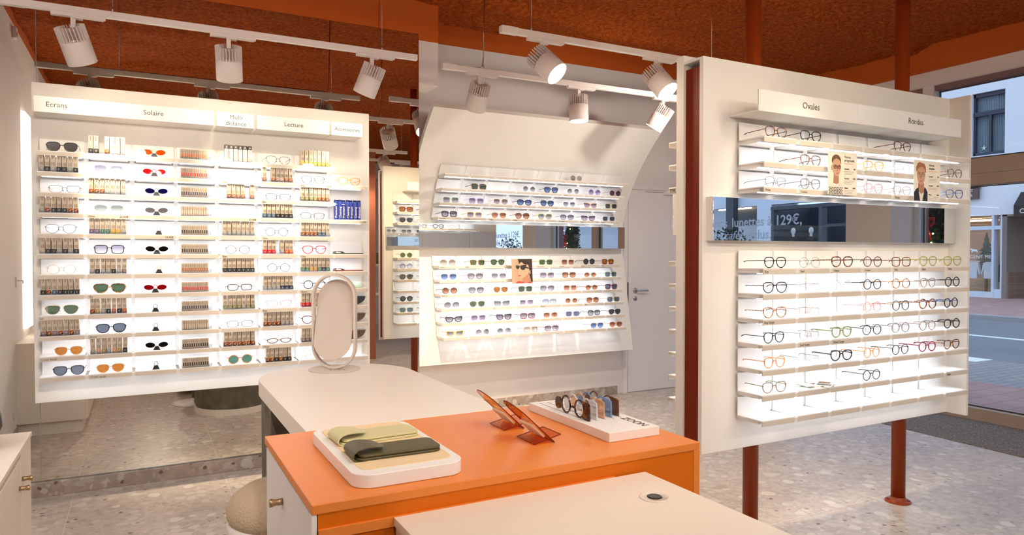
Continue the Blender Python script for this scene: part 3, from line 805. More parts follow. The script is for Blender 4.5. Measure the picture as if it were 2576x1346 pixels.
# ---------------- its back, facing the mirror wall
D4 = display('display_board', 'white board on the reverse of the pole stand, visible only in mirrors', (FX + 2.024, 2.578, 0), pi, 2.024, .51, 2.33, [c + .13 for c in cols3], .208, [z + .03 for z in rows3],
             header=[(.293, .955, 2.07, 2.16, [], .04, 0, 0, -.172), (.956, 1.82, 2.07, 2.16, [], .04, 0, 0, -.172)], mirror=(.021, 2.006, -.045, 0, 1.493, 1.692), thick=.05)
st = thing('pole_stand', 'tall reddish-brown twin pole stand carrying the right display boards', 'display stand', (FX, 2.465, 0))
for px_ in (2.625, 3.783):
    p = obj('pole', MB().lathe([(.037, 0.008), (.037, 3.19)], seg=28), 'pole_brown', st, (px_ - FX, 0, 0))
    fl = MB().lathe([(.068, 0), (.068, .006), (.064, .009), (.040, .010), (.040, .028), (.037, .030)], seg=32)
    for k in range(4): fl.lathe([(.006, .009), (.006, .013)], (.053 * cos(k * pi / 2 + .6), .053 * sin(k * pi / 2 + .6), 0), 8)
    obj('foot_flange', fl, 'pole_brown', p)
obj('side_infill', MB().box(.012, .040, -.038, .060, .52, 2.26), 'core_brown', st)
obj('side_infill', MB().box(1.854, 1.882, -.038, .060, .52, 2.26), 'core_brown', st)
obj('top_cap', MB().box(.0, 1.894, -.040, .0625, 2.285, 2.297), 'board_white', st)

# ---------------- curved board in the alcove
CX = 2.0
def face2(z):
    if z < 1.40: return 5.497 + (z - .49) * (.160 / .91)
    if z < 1.70: return 5.658
    u = z - 1.70
    return 5.66 - .585 * u * u - .217 * u
def yf2(z): return face2(z) - 5.66
zz = [.47, .6, .8, 1.0, 1.2, 1.40, 1.55, 1.70] + [1.70 + .07 * k for k in range(1, 13)]
fp = [(face2(max(z, .49)) - 5.66, z) for z in zz]
bp_ = []
for (y, z) in reversed(fp[8:]):
    u = z - 1.70; n_ = Vector((1, 1.17 * u + .217)).normalized()
    bp_.append((y + n_.x * .045, z + n_.y * .045))
bp_ = [p for p in bp_ if p[0] < .05]
cols2 = [2.205 - CX + .2365 * i for i in range(8)]
rows2 = [2.068, 1.955, 1.838, 1.720] + [1.307 - .1188 * k for k in range(6)]
tags2 = {(3, 0): [('Clement', 'L')], (3, 1): [('Coralie', 'L')], (3, 2): [('Kelly', 'L')], (3, 3): [('Vadim', 'L')], (3, 5): [('Corneille', 'L')], (3, 6): [('Rayan', 'L')], (3, 7): [('Viktor', 'L')],
         (1, 5): [('Romy', 'L')], (4, 0): [('Cayden', 'L')], (4, 1): [('Eliott', 'L')], (4, 4): [('Constance', 'L')], (4, 5): [('Camille', 'L')], (4, 6): [('Angel', 'L')], (4, 7): [('Max', 'L')],
         (6, 0): [('Sasha XL', 'L')], (7, 2): [('Ilo', 'L')], (7, 4): [('Wendy', 'L')], (7, 6): [('Milo', 'L')]}
pan = MB()
pr = fp + bp_ + [(.05, bp_[-1][1] if bp_ else 1.7), (.05, .47)]
pan.prism([(y, z) for y, z in pr], 'x', 0, 2.25)
D2 = display('display_board', 'curved white display board of sunglasses leaning forward in the alcove', (CX, 5.66, 0), 0, 2.25, .47, 2.58, cols2, .2125, rows2, yf=yf2, panel=pan, tags=tags2,
             mirror=(.02, 2.19, -.11, 0, 1.458, 1.668))

# ================================================================== glasses on the boards
GB = 'glasses on the left display board'; GR = 'eyeglasses on the right display board'; GM = 'sunglasses on the curved display board'; GK = 'glasses on the reverse display board'
def put1(k, c, shape, rim, lens, thick, dx=0, tm=None, sc=1.12):
    x = cols1[c] + BX + .2135 / 2 + dx
    spectacles(shape, rim, lens, thick, (x, BY - .140, rows1[k]), radians(random.uniform(-3, 3)), '%s column, %s shelf of left board' % (ORD[c], ORD[k]), GB, tm, sc)
put1(0, 0, 'panto', 'gunmetal', 'dark', 'M', .01)
put1(2, 0, 'rect', 'brown', 'clear', 'W', .02); put1(4, 0, 'panto', 'gunmetal', 'clear', 'W', .0, 'blue')
put1(6, 0, 'round', 'gold', 'clear', 'W', 0, 'brown'); put1(8, 0, 'aviator', 'gold', 'green', 'W', .0)
put1(10, 0, 'panto', 'peach', 'amber', 'M', .03, None, 1.0); put1(11, 0, 'panto', 'gunmetal', 'slate', 'M', .03)
put1(1, 1, 'panto', 'clear', 'lilac', 'M', 0); put1(3, 1, 'panto', 'clear', 'sage', 'M', 0)
put1(5, 1, 'square', 'black', 'lilac', 'M', 0); put1(7, 1, 'aviator', 'amber tortoise', 'green', 'M', 0, 'brown')
put1(9, 1, 'panto', 'black', 'slate', 'M', .005); put1(11, 1, 'panto', 'peach', 'amber', 'M', 0, None, 1.03)
put1(3, 4, 'rect', 'clear', 'clear', 'R'); put1(5, 4, 'round', 'brown', 'clear', 'W', -.01); put1(7, 4, 'rect', 'brown', 'clear', 'M', 0, None, 1.04)
put1(9, 4, 'rect', 'gunmetal', 'clear', 'W', 0); put1(11, 4, 'round', 'orange', 'teal', 'M', .0)
put1(0, 5, 'panto', 'gunmetal', 'clear', 'W', .0, 'teal'); put1(2, 5, 'rect', 'black', 'clear', 'W', 0); put1(4, 5, 'round', 'gunmetal', 'clear', 'W', -.01, 'teal')
put1(6, 5, 'round', 'black', 'clear', 'W', 0); put1(8, 5, 'cat', 'pink', 'clear', 'W', 0); put1(10, 5, 'half', 'brown', 'clear', 'M', 0)
put1(1, 6, 'panto', 'black', 'clear', 'W', -.015); put1(3, 6, 'rect', 'black', 'clear', 'W', -.02); put1(5, 6, 'panto', 'red', 'clear', 'M', -.01)
put1(7, 6, 'round', 'black', 'clear', 'M', -.01); put1(9, 6, 'panto', 'brown', 'clear', 'M', -.015); put1(11, 6, 'half', 'gold', 'clear', 'W', 0)
put1(1, 7, 'panto', 'orange', 'clear', 'M', -.01)

def put3(k, c, shape, rim, lens, thick, dx=0, tm=None, sc=1.07):
    x = cols3[c] + FX + .104 + dx
    sec = ('%s shelf above' % ('top middle lowest'.split()[k])) if k < 3 else ('%s shelf below' % ORD[k - 3])
    spectacles(shape, rim, lens, thick, (x, FY - .138, rows3[k]), radians(random.uniform(-5, 4)), '%s column, %s right board mirror' % (ORD[c], sec), GR, tm, sc)
for a in ((0, 0, 'panto', 'tortoise', 'clear', 'M'), (0, 1, 'panto', 'black', 'clear', 'M'), (0, 4, 'panto', 'tortoise', 'clear', 'M'),
          (1, 1, 'panto', 'tortoise', 'clear', 'M'), (1, 3, 'panto', 'yellow', 'clear', 'M'), (1, 4, 'panto', 'clear', 'clear', 'W', 0, 'silver'), (1, 6, 'panto', 'tortoise', 'clear', 'M'),
          (2, 0, 'panto', 'grey', 'clear', 'W', 0, 'gunmetal'), (2, 1, 'panto', 'grey', 'clear', 'M'), (2, 3, 'panto', 'pink', 'clear', 'M'), (2, 4, 'panto', 'taupe', 'clear', 'W'), (2, 6, 'panto', 'blue', 'clear', 'M', 0, 'sky'),
          (3, 0, 'panto', 'black', 'clear', 'M'), (3, 1, 'round', 'silver', 'clear', 'W', 0, 'tortoise'), (3, 2, 'panto', 'tortoise', 'clear', 'A'), (3, 3, 'round', 'brown', 'clear', 'M'), (3, 4, 'square', 'tortoise', 'clear', 'M'), (3, 5, 'panto', 'olive', 'clear', 'A'), (3, 6, 'panto', 'olive', 'clear', 'A', -.01),
          (4, 0, 'panto', 'black', 'clear', 'M'), (4, 1, 'round', 'clear', 'clear', 'W', 0, 'gunmetal'), (4, 2, 'round', 'clear', 'clear', 'M', 0, None), (4, 3, 'round', 'black', 'clear', 'M'), (4, 4, 'round', 'amber tortoise', 'clear', 'M'), (4, 5, 'panto', 'taupe', 'clear', 'M'), (4, 6, 'round', 'black', 'clear', 'A', -.01),
          (5, 0, 'panto', 'amber tortoise', 'clear', 'M'), (5, 1, 'round', 'gold', 'clear', 'R', 0, 'tortoise'), (5, 3, 'round', 'pink', 'clear', 'M'), (5, 4, 'round', 'black', 'clear', 'M', 0, 'amber tortoise'), (5, 5, 'round', 'tortoise', 'clear', 'A'), (5, 6, 'round', 'black', 'clear', 'A', -.02, 'blue'),
          (6, 0, 'panto', 'black', 'clear', 'M', -.005), (6, 1, 'round', 'silver', 'clear', 'W', 0, 'brown'), (6, 2, 'panto', 'green', 'clear', 'A'), (6, 3, 'round', 'black', 'clear', 'M'), (6, 4, 'round', 'grey', 'clear', 'M'), (6, 5, 'round', 'taupe', 'clear', 'M'), (6, 6, 'round', 'black', 'clear', 'A', -.01),
          (7, 0, 'panto', 'orange', 'clear', 'M'), (7, 1, 'round', 'clear', 'clear', 'W', 0, 'gunmetal'), (7, 2, 'panto', 'black', 'clear', 'A'), (7, 3, 'round', 'orange', 'clear', 'M'), (7, 4, 'round', 'black', 'clear', 'M'), (7, 5, 'round', 'wine', 'clear', 'A'), (7, 6, 'panto', 'tortoise', 'clear', 'A', -.01),
          (8, 0, 'panto', 'taupe', 'clear', 'M', 0, 'green'), (8, 3, 'round', 'black', 'clear', 'M')):
    put3(*a)

def put2(k, c, shape, rim, lens, thick, dx=0, tm=None, sc=1.07):
    x = cols2[c] + CX + .112 + dx; z = rows2[k]
    sec = ('%s shelf above' % ORD[k]) if k < 4 else ('%s shelf below' % ORD[k - 4])
    spectacles(shape, rim, lens, thick, (x, 5.66 + yf2(z) - .138, z), radians(random.uniform(-5, 5)), '%s column, %s curved board mirror' % (ORD[c], sec), GM, tm, sc)
for a in ((0, 5, 'round', 'gold', 'smoke', 'W'),
          (1, 1, 'square', 'tortoise', 'green', 'A'), (1, 3, 'round', 'clear', 'grey', 'M', .02), (1, 4, 'panto', 'black', 'blue', 'A', .01), (1, 5, 'round', 'clear', 'grey', 'M', .01), (1, 6, 'round', 'lilac', 'purple', 'M', .01), (1, 7, 'round', 'wine', 'dark', 'M', .01),
          (2, 0, 'square', 'mint', 'purple', 'M'), (2, 1, 'square', 'lilac', 'purple', 'M'), (2, 2, 'panto', 'gold', 'purple', 'M'), (2, 3, 'panto', 'black', 'blue', 'A'), (2, 4, 'panto', 'black', 'blue', 'A'), (2, 5, 'panto', 'clear', 'grey', 'M'), (2, 6, 'cat', 'amber tortoise', 'purple', 'M'), (2, 7, 'square', 'olive', 'dark', 'M'),
          (3, 0, 'square', 'black', 'purple', 'A'), (3, 1, 'square', 'yellow', 'purple', 'M'), (3, 2, 'panto', 'peach', 'brown', 'M'), (3, 3, 'panto', 'tortoise', 'brown', 'A'), (3, 4, 'panto', 'olive', 'grey', 'A'), (3, 5, 'panto', 'gunmetal', 'grey', 'M'), (3, 6, 'cat', 'black', 'purple', 'M'), (3, 7, 'square', 'clear', 'dark', 'M'),
          (4, 0, 'hex', 'gold', 'grey', 'M', -.02), (4, 1, 'square', 'amber tortoise', 'green', 'M', .02), (4, 2, 'panto', 'black', 'green', 'M', -.02), (4, 4, 'square', 'green', 'green', 'M'), (4, 5, 'square', 'gold', 'brown', 'W'), (4, 6, 'round', 'black', 'dark', 'A'), (4, 7, 'square', 'brown', 'amber', 'A', -.02),
          (5, 0, 'panto', 'gunmetal', 'blue', 'W', -.02), (5, 1, 'panto', 'brown', 'grey', 'M', -.01), (5, 2, 'panto', 'silver', 'grey', 'W', -.02), (5, 4, 'square', 'taupe', 'purple', 'M'), (5, 5, 'square', 'brown', 'brown', 'M'), (5, 6, 'oval', 'peach', 'brown', 'M'), (5, 7, 'square', 'mint', 'slate', 'M'),
          (6, 0, 'hex', 'brown', 'brown', 'M', -.02), (6, 1, 'panto', 'gunmetal', 'grey', 'M', -.01), (6, 2, 'panto', 'gunmetal', 'amber', 'W', -.01), (6, 3, 'square', 'tortoise', 'green', 'M'), (6, 4, 'panto', 'grey', 'grey', 'M', -.01), (6, 5, 'square', 'pink', 'brown', 'M'), (6, 6, 'oval', 'amber tortoise', 'brown', 'A'), (6, 7, 'square', 'wine', 'slate', 'A', -.01),
          (7, 0, 'hex', 'silver', 'grey', 'M', -.01), (7, 1, 'panto', 'taupe', 'green', 'M', -.01), (7, 2, 'cat', 'teal', 'grey', 'M', -.01), (7, 3, 'square', 'clear', 'purple', 'M'), (7, 4, 'square', 'silver', 'lilac', 'M'), (7, 5, 'hex', 'gold', 'brown', 'W'), (7, 6, 'big', 'amber tortoise', 'brown', 'A', 0, None, .98), (7, 7, 'square', 'olive', 'slate', 'M'),
          (8, 0, 'cat', 'black', 'grey', 'A'), (8, 1, 'panto', 'lilac', 'purple', 'M', -.01), (8, 2, 'cat', 'black', 'purple', 'A'), (8, 3, 'square', 'wine', 'grey', 'A'), (8, 4, 'big', 'gold', 'brown', 'W', 0, None, .98), (8, 5, 'square', 'lilac', 'slate', 'M'), (8, 6, 'big', 'black', 'grey', 'A', 0, None, .98), (8, 7, 'panto', 'black', 'dark', 'M'),
          (9, 0, 'cat', 'yellow', 'grey', 'A'), (9, 1, 'round', 'gold', 'grey', 'W', .02), (9, 2, 'hex', 'silver', 'grey', 'W', -.01), (9, 3, 'square', 'orange', 'sage', 'M', .02), (9, 4, 'square', 'wine', 'grey', 'M'), (9, 6, 'panto', 'taupe', 'blue', 'M', .02), (9, 7, 'panto', 'orange', 'brown', 'M')):
    put2(*a)

def put4(k, c, shape, rim, lens, thick):
    x = FX + 1.894 - (cols3[c] + .104); z = rows3[k] + .03
    spectacles(shape, rim, lens, thick, (x, 2.578 + .138, z), pi, '%s column, %s shelf of reverse board' % (ORD[c], ORD[k]), GK)
for a in ((1, 6, 'square', 'brown', 'amber', 'A'), (1, 5, 'square', 'black', 'dark', 'A'), (2, 6, 'panto', 'black', 'dark', 'M'), (2, 5, 'panto', 'black', 'grey', 'M'), (2, 4, 'round', 'black', 'clear', 'M'), (2, 3, 'panto', 'tortoise', 'clear', 'M'), (2, 2, 'panto', 'black', 'clear', 'A'), (2, 1, 'round', 'gold', 'clear', 'W'),
          (3, 6, 'round', 'olive', 'green', 'M'), (3, 5, 'round', 'gold', 'brown', 'W'), (4, 6, 'round', 'silver', 'lilac', 'M'), (4, 5, 'panto', 'black', 'dark', 'M'),
          (5, 6, 'panto', 'tortoise', 'green', 'A'), (5, 5, 'square', 'black', 'grey', 'A'), (7, 6, 'round', 'black', 'dark', 'A'), (7, 5, 'panto', 'brown', 'brown', 'M'), (8, 6, 'square', 'mint', 'slate', 'M'), (8, 5, 'panto', 'black', 'dark', 'A')):
    put4(*a)

# ================================================================== cartons on the left board
BW, BH, BD = .0218, .096, .045
m_carton = MB().box(-BW / 2, BW / 2, 0, BD, 0, BH).mesh('glasses_box'); m_carton.materials.append(None)
m_band = MB().box(-BW / 2 - .0003, BW / 2 + .0003, -.0004, BD + .0003, 0, .0245).mesh('colour_band'); m_band.materials.append(None)
pm = MB()
base_t = textmesh('ZOON', .0082, 'LEFT'); base_s = textmesh('reading', .0060, 'LEFT')
def addtext(mbx, me, mtx):
    o = len(mbx.v); mbx.v += [tuple(mtx @ v.co) for v in me.vertices]
    for p in me.polygons: mbx.f.append(tuple(i + o for i in p.vertices)); mbx.smooth.append(False)
up = Matrix.Rotation(radians(90), 4, 'X')
addtext(pm, base_t, Matrix.Translation((.0028, -.0007, .064)) @ up @ Matrix.Rotation(radians(90), 4, 'Z'))
addtext(pm, base_s, Matrix.Translation((-.003, -.0007, .029)) @ up @ Matrix.Rotation(radians(90), 4, 'Z'))
for q in range(5): pm.box(.001 + .0016 * q, .0016 + .0016 * q, -.0007, -.0003, .029, .046 + .002 * (q % 3))
m_print = pm.mesh('printed_text'); m_print.materials.append(None)
pb = MB(); addtext(pb, textmesh('Z', .012, 'CENTER'), Matrix.Translation((0, -.0012, .007)) @ up)
m_mark = pb.mesh('size_mark'); m_mark.materials.append(None)
m_tray = {}
def inst(name, me, m, parent, loc=(0, 0, 0), rot=(0, 0, 0)):
    o = bpy.data.objects.new(name, me); COL.objects.link(o)
    o.material_slots[0].link = 'OBJECT'; o.material_slots[0].material = M[m]
    o.location = loc; o.rotation_euler = rot
    if parent: o.parent = parent
    return o
BANDW = dict(plain='plain')
def boxes(k, c, bands, x0=None, top=False, inv=None, pitch=.0262):
    """bands: list of colours, None = empty slot"""
    n = len(bands)
    xs = x0 if x0 is not None else cols1[c] + BX + (.2135 - pitch * n) / 2 + pitch / 2 - .006
    z = rows1[k]
    tr = MB(); w = pitch * n
    tr.box(0, w, -.004, 0, 0, .012).box(0, w, -.004, BD + .004, -.0005, .0015)
    for i in range(n + 1): tr.box(i * w / n - .0005, i * w / n + .0005, 0, BD, 0, .020)
    o = obj('box_tray', tr, 'acrylic_clear', None, (xs - pitch / 2, BY - .163, z + .001))
    tag(o, 'clear acrylic tray under boxes, %s column, %s shelf of left board' % (ORD[c], ORD[k]), 'tray', 'acrylic trays on the left board')
    j = 0; total = sum(1 for b in bands if b)
    for i, bnd in enumerate(bands):
        if not bnd: continue
        j += 1
        rz = radians(random.uniform(-2.5, 2.5)); ry = radians(random.choice([0, 0, 0, 0, 1.5, -1.5]))
        o = inst('glasses_box', m_carton, 'carton', None, (xs + pitch * i, BY - .161 + random.uniform(0, .003), z + .0030), (0, ry, rz))
        pos = 'leftmost' if j == 1 else ('rightmost' if j == total else ORD[j - 1] + ' from left')
        tag(o, 'cream box with %s band, %s, %s column, %s shelf, left board' % (bnd, pos, ORD[c], ORD[k]), 'box', 'boxes in %s column, %s shelf of the left board' % (ORD[c], ORD[k]))
        if top:
            inst('colour_band', m_band, 'band_' + bnd, o, (0, 0, BH - .0242)); inst('size_mark', m_mark, 'poster_paper', o, (0, 0, BH - .0242))
            inst('printed_text', m_print, 'carton_print', o, (0, 0, -.022))
        else:
            inst('colour_band', m_band, 'band_' + bnd, o); inst('printed_text', m_print, 'carton_print', o)
            inst('size_mark', m_mark, 'poster_paper', o)
K, Gr, To, Bl, Ol, Re, Or, Ye, Na = 'black', 'grey', 'tortoise', 'blue', 'olive', 'red', 'orange', 'yellow', 'navy'
boxes(1, 0, [Gr, K, Gr, K, K, Gr, K]); boxes(3, 0, [Gr, To, K, K, K, To, To]); boxes(5, 0, ['plain', K, K, Gr, K, Gr, K])
boxes(7, 0, [K, To, Bl, K, K, K, K]); boxes(9, 0, ['mauve', To, 'mauve', To, 'mauve', To, 'mauve'])
boxes(0, 1, [K, K, None, To, To, Gr, Gr]); boxes(2, 1, [To, To, To, Gr, Gr, Gr, Gr]); boxes(4, 1, ['purple', 'purple', 'green', 'green', 'ochre', 'ochre', Gr])
boxes(6, 1, [Gr, K, Gr, Gr, K, Gr, 'mauve']); boxes(8, 1, [To, 'gold', Gr, K, 'rust', K, 'rust']); boxes(10, 1, [Gr, 'peach', 'gold', Gr, 'peach', 'gold', K])
boxes(0, 4, [K] * 6, top=True); boxes(2, 4, [None, To, To, To, To, None, To]); boxes(4, 4, [Gr] * 7); boxes(6, 4, [K] * 7); boxes(8, 4, [Ol, Ol, Ol, Ol, Gr, Ol, Ol]); boxes(10, 4, [To] * 7)
boxes(1, 5, [To, None, To, To, To, To, To]); boxes(3, 5, [Bl, Bl, Bl, K, K, K, K]); boxes(5, 5, [Re, Re, Re, None, Gr, Or, Or]); boxes(7, 5, [Gr, Gr, Gr, Gr, Na, Na, Na]); boxes(9, 5, [To, To, To, To, Gr, Gr, Gr]); boxes(11, 5, [To, To, K, To, K, K])
boxes(0, 6, [Ye] * 7); boxes(2, 6, [Ol, Ol, Ol, Ol, To, To, To]); boxes(4, 6, [To, To, To, To, Bl, Bl, Gr]); boxes(6, 6, ['green', 'green', 'ochre', 'ochre', 'green', Na, 'green']); boxes(8, 6, [Re, Re, Re, Gr, Re, Re, Re]); boxes(10, 6, ['mauve'] * 7)

# slim packs of clip readers, column four
PW, PH = .0102, .055
m_pack = MB().box(-PW / 2, PW / 2, 0, .075, 0, PH).mesh('slim_pack'); m_pack.materials.append(None)
tb = MB(); tb.prism([(a, b) for a, b in rrect(-.0030, .0030, .008, .029, .0028, 4)], 'y', -.0006, .0001)
m_tab = tb.mesh('colour_tab'); m_tab.materials.append(None)
pn = MB()
for q in range(3): pn.box(-.003 + .0022 * q, -.0022 + .0022 * q, -.0004, 0, .033, .050 - .004 * (q % 2))
m_pn = pn.mesh('printed_text'); m_pn.materials.append(None)
for k, bnd in enumerate([Or, Re, Na, None, K, K, 'rust', Re, Na, None, K, K]):
    pk_tr = MB().box(0, .150, -.003, 0, 0, .012).box(0, .150, -.003, .08, -.0005, .001).box(.148, .150, 0, .08, 0, .025).box(.162, .164, 0, .06, 0, .028).box(.150, .164, -.003, 0, 0, .02)
    x0 = cols1[3] + BX + .012
    tag(obj('pack_tray', pk_tr, 'acrylic_clear', None, (x0, BY - .163, rows1[k] + .001)), 'clear acrylic tray of slim packs, %s shelf of the fourth column' % ORD[k], 'tray', 'acrylic trays on the left board')
    for i in range(12):
        o = inst('slim_pack', m_pack, 'carton', None, (x0 + .0075 + .0121 * i, BY - .161 + random.uniform(0, .003), rows1[k] + .0026), (0, 0, radians(random.uniform(-1, 1))))
        pos = 'leftmost' if i == 0 else ('rightmost' if i == 11 else ORD[i] + ' from left')
        tag(o, 'slim cream %s pack, %s, %s shelf of the fourth column' % ('unmarked' if not bnd else bnd + '-tabbed', pos, ORD[k]), 'pack', 'slim packs on %s shelf of the fourth column' % ORD[k])
        if bnd: inst('colour_tab', m_tab, 'band_' + bnd, o)
        inst('printed_text', m_pn, 'carton_print', o)
        
# folding nose clips on black wedge holders, column three
wed = MB().prism([(-.019, 0), (.019, 0), (.010, .020), (.006, .023), (-.006, .023), (-.010, .020)], 'y', -.012, .012).mesh('wedge_holder')
wed.materials.append(None)
lp = MB().tube([(-.009, 0, .020), (-.010, 0, .034), (-.007, 0, .042), (0, 0, .044), (.007, 0, .042), (.010, 0, .034), (.009, 0, .020)], .0016, 6).mesh('bridge_loop'); lp.materials.append(None)
def cl(s):
    return MB().prism([(s * (.034 + .025 * cos(2 * pi * q / 24) * (1.0)), .030 + .0150 * sin(2 * pi * q / 24) + .0015 * cos(2 * pi * q / 24)) for q in range(24)][::s], 'y', -.0008, .0008).mesh('lens')
cl1, cl2 = cl(-1), cl(1)
for q in (cl1, cl2): q.materials.append(None)
def clip(k, lens, loop, dx=0):
    x = cols1[2] + BX + .1067 + dx
    if lens:
        t = thing('folding_readers', '%s folding nose-clip glasses on black wedge, %s shelf of the third column' % (LENW[lens], ORD[k]), 'glasses', (x, BY - .13, rows1[k]), 0, 'clip readers in the third column')
        inst('lens', cl1, 'lens_' + lens, t); inst('lens', cl2, 'lens_' + lens, t)
    else:
        t = thing('clip_holder', 'empty black wedge holder with %s loop, %s shelf of the third column' % (loop.split('_')[1], ORD[k]), 'holder', (x, BY - .13, rows1[k]), 0, 'clip readers in the third column')
    inst('wedge_holder', wed, 'black_plastic', t); inst('bridge_loop', lp, loop, t)
for a in ((0, 'orange', 'rim_yellow', 0), (1, 'red', 'rim_red', 0), (2, 'navy', 'rim_blue', .01), (3, 'smoke', 'rim_silver', .01), (4, None, 'rim_silver', .02), (5, 'black', 'rim_silver', .01), (6, None, 'rim_yellow', .02),
          (7, 'crimson', 'rim_red', 0), (8, None, 'rim_blue', .0), (9, None, 'rim_grey', .0), (10, 'black', 'rim_clear', .005), (11, None, 'rim_gunmetal', 0)): clip(*a)

# accessories column
def z8(k): return rows1[k]
AX = cols1[7] + BX
tube = MB().lathe([(.0125, 0), (.0128, .004), (.0135, .09), (.0135, .115), (.0125, .118)], seg=18).mesh('tube_body'); tube.materials.append(None)
cap = MB().lathe([(.0122, .118), (.0122, .128), (.011, .130)], seg=18).mesh('tube_cap'); cap.materials.append(None)
for i, (dx, dy, rz) in enumerate(((.012, .0, 0), (.034, -.012, .2), (.062, .004, 0), (.086, -.012, .1), (.112, .006, .3), (.137, -.006, .2), (.165, .0, .1))):
    t = thing('cleaning_tube', 'blue lens cleaning tube, %s of seven on the accessories shelf' % (('leftmost', 'second from left', 'third from left', 'middle', 'third from right', 'second from right', 'rightmost')[i]), 'tube', (AX + dx, BY - .125 + dy, z8(3)), rz, 'cleaning tubes on the accessories shelf')
    inst('tube_body', tube, 'tube_blue', t); inst('tube_cap', cap, 'tube_blue_deep', t)
    text('lettering', 'Cleaning' if i % 2 else 'Premium', .021, 'white_paint', t, (.0062, -.0136, .012), (radians(90), radians(-90), 0))
    obj('label_ring', MB().lathe([(.01385, .098), (.01385, .103)], seg=18), 'white_paint', t) if i in (0, 2) else None
def folded_case(name, label, mt, loc, L=.185, D=.07, h=.008, rz=0):
    t = thing(name, label, 'glasses case', loc, rz, 'soft cases in the accessories column')
    pts = []
    obj('pouch', MB().prism(rrect(0, L, 0, D, .01), 'z', 0, h), mt, t, bevel=.002)
    o = MB(); o.tube([(.055, 0, h + .002), (.02, 0, h + .010), (.002, 0, h + .008), (-.003, 0, h * .6), (.003, 0, .002)], .002, 6, r2=.002, up=(0, 1, 0))
    prf = [(.060, h + .001), (.045, h + .008), (.02, h + .012), (.004, h + .010), (-.004, h * .7), (.0, .001)]
    fl = MB(); vs = [(x, y, z) for y in (.0, D) for x, z in prf] + [(x, y, z + .002) for y in (.0, D) for x, z in prf]
    n = len(prf)
    for i in range(n - 1):
        pass
    f = MB(); f.prism([(x, z) for x, z in prf] + [(x - .0015 if i else x, z - .0022 if z > h * .8 else z) if 0 else (x + (.0022 if x < .01 else 0), z - (.0022 if x >= .01 else 0)) for i, (x, z) in enumerate(reversed(prf))], 'y', .001, D - .001)
    obj('flap', f, mt, t)
    return t
folded_case('glasses_case', 'dark green folded soft glasses case on accessories column shelf', 'leather_green', (AX + .004, BY - .150, z8(5)))
folded_case('glasses_case', 'brown folded soft glasses case one shelf below the dark green one', 'leather_brown', (AX + .004, BY - .150, z8(6)))
t = thing('glasses_case', 'pale mint wedge-shaped glasses case on the accessories column shelf', 'glasses case', (AX + .012, BY - .145, z8(7)), 0, 'soft cases in the accessories column')
obj('case_body', MB().prism([(0, 0), (.09, 0), (.05, .040), (.035, .040)], 'x', 0, .17), 'leather_mint', t, bevel=.004)
obj('case_edge', MB().box(0, .17, -.002, .0, 0, .006), 'rim_olive', t)
for k, mt, nm in ((8, 'case_black', 'black'), (9, 'case_brown', 'brown, upper'), (10, 'case_brown', 'brown, lower')):
    t = thing('glasses_pouch', '%s half-round stiff glasses case right of the oval mirror' % nm, 'glasses case', (AX + .100, BY - .10, z8(k)), 0, 'half-round cases in the accessories column')
    pr = [(.0 - .055 * 0, 0)]
    half = [(.075 * cos(pi + pi * q / 14), .052 + .050 * sin(pi + pi * q / 14)) for q in range(15)]
    obj('case_body', MB().prism([(x + .03, z) for x, z in half], 'y', -.035, .035), mt, t, bevel=.004)
    obj('case_lid', MB().box(-.048, .108, -.037, .037, .052, .056), mt, t)

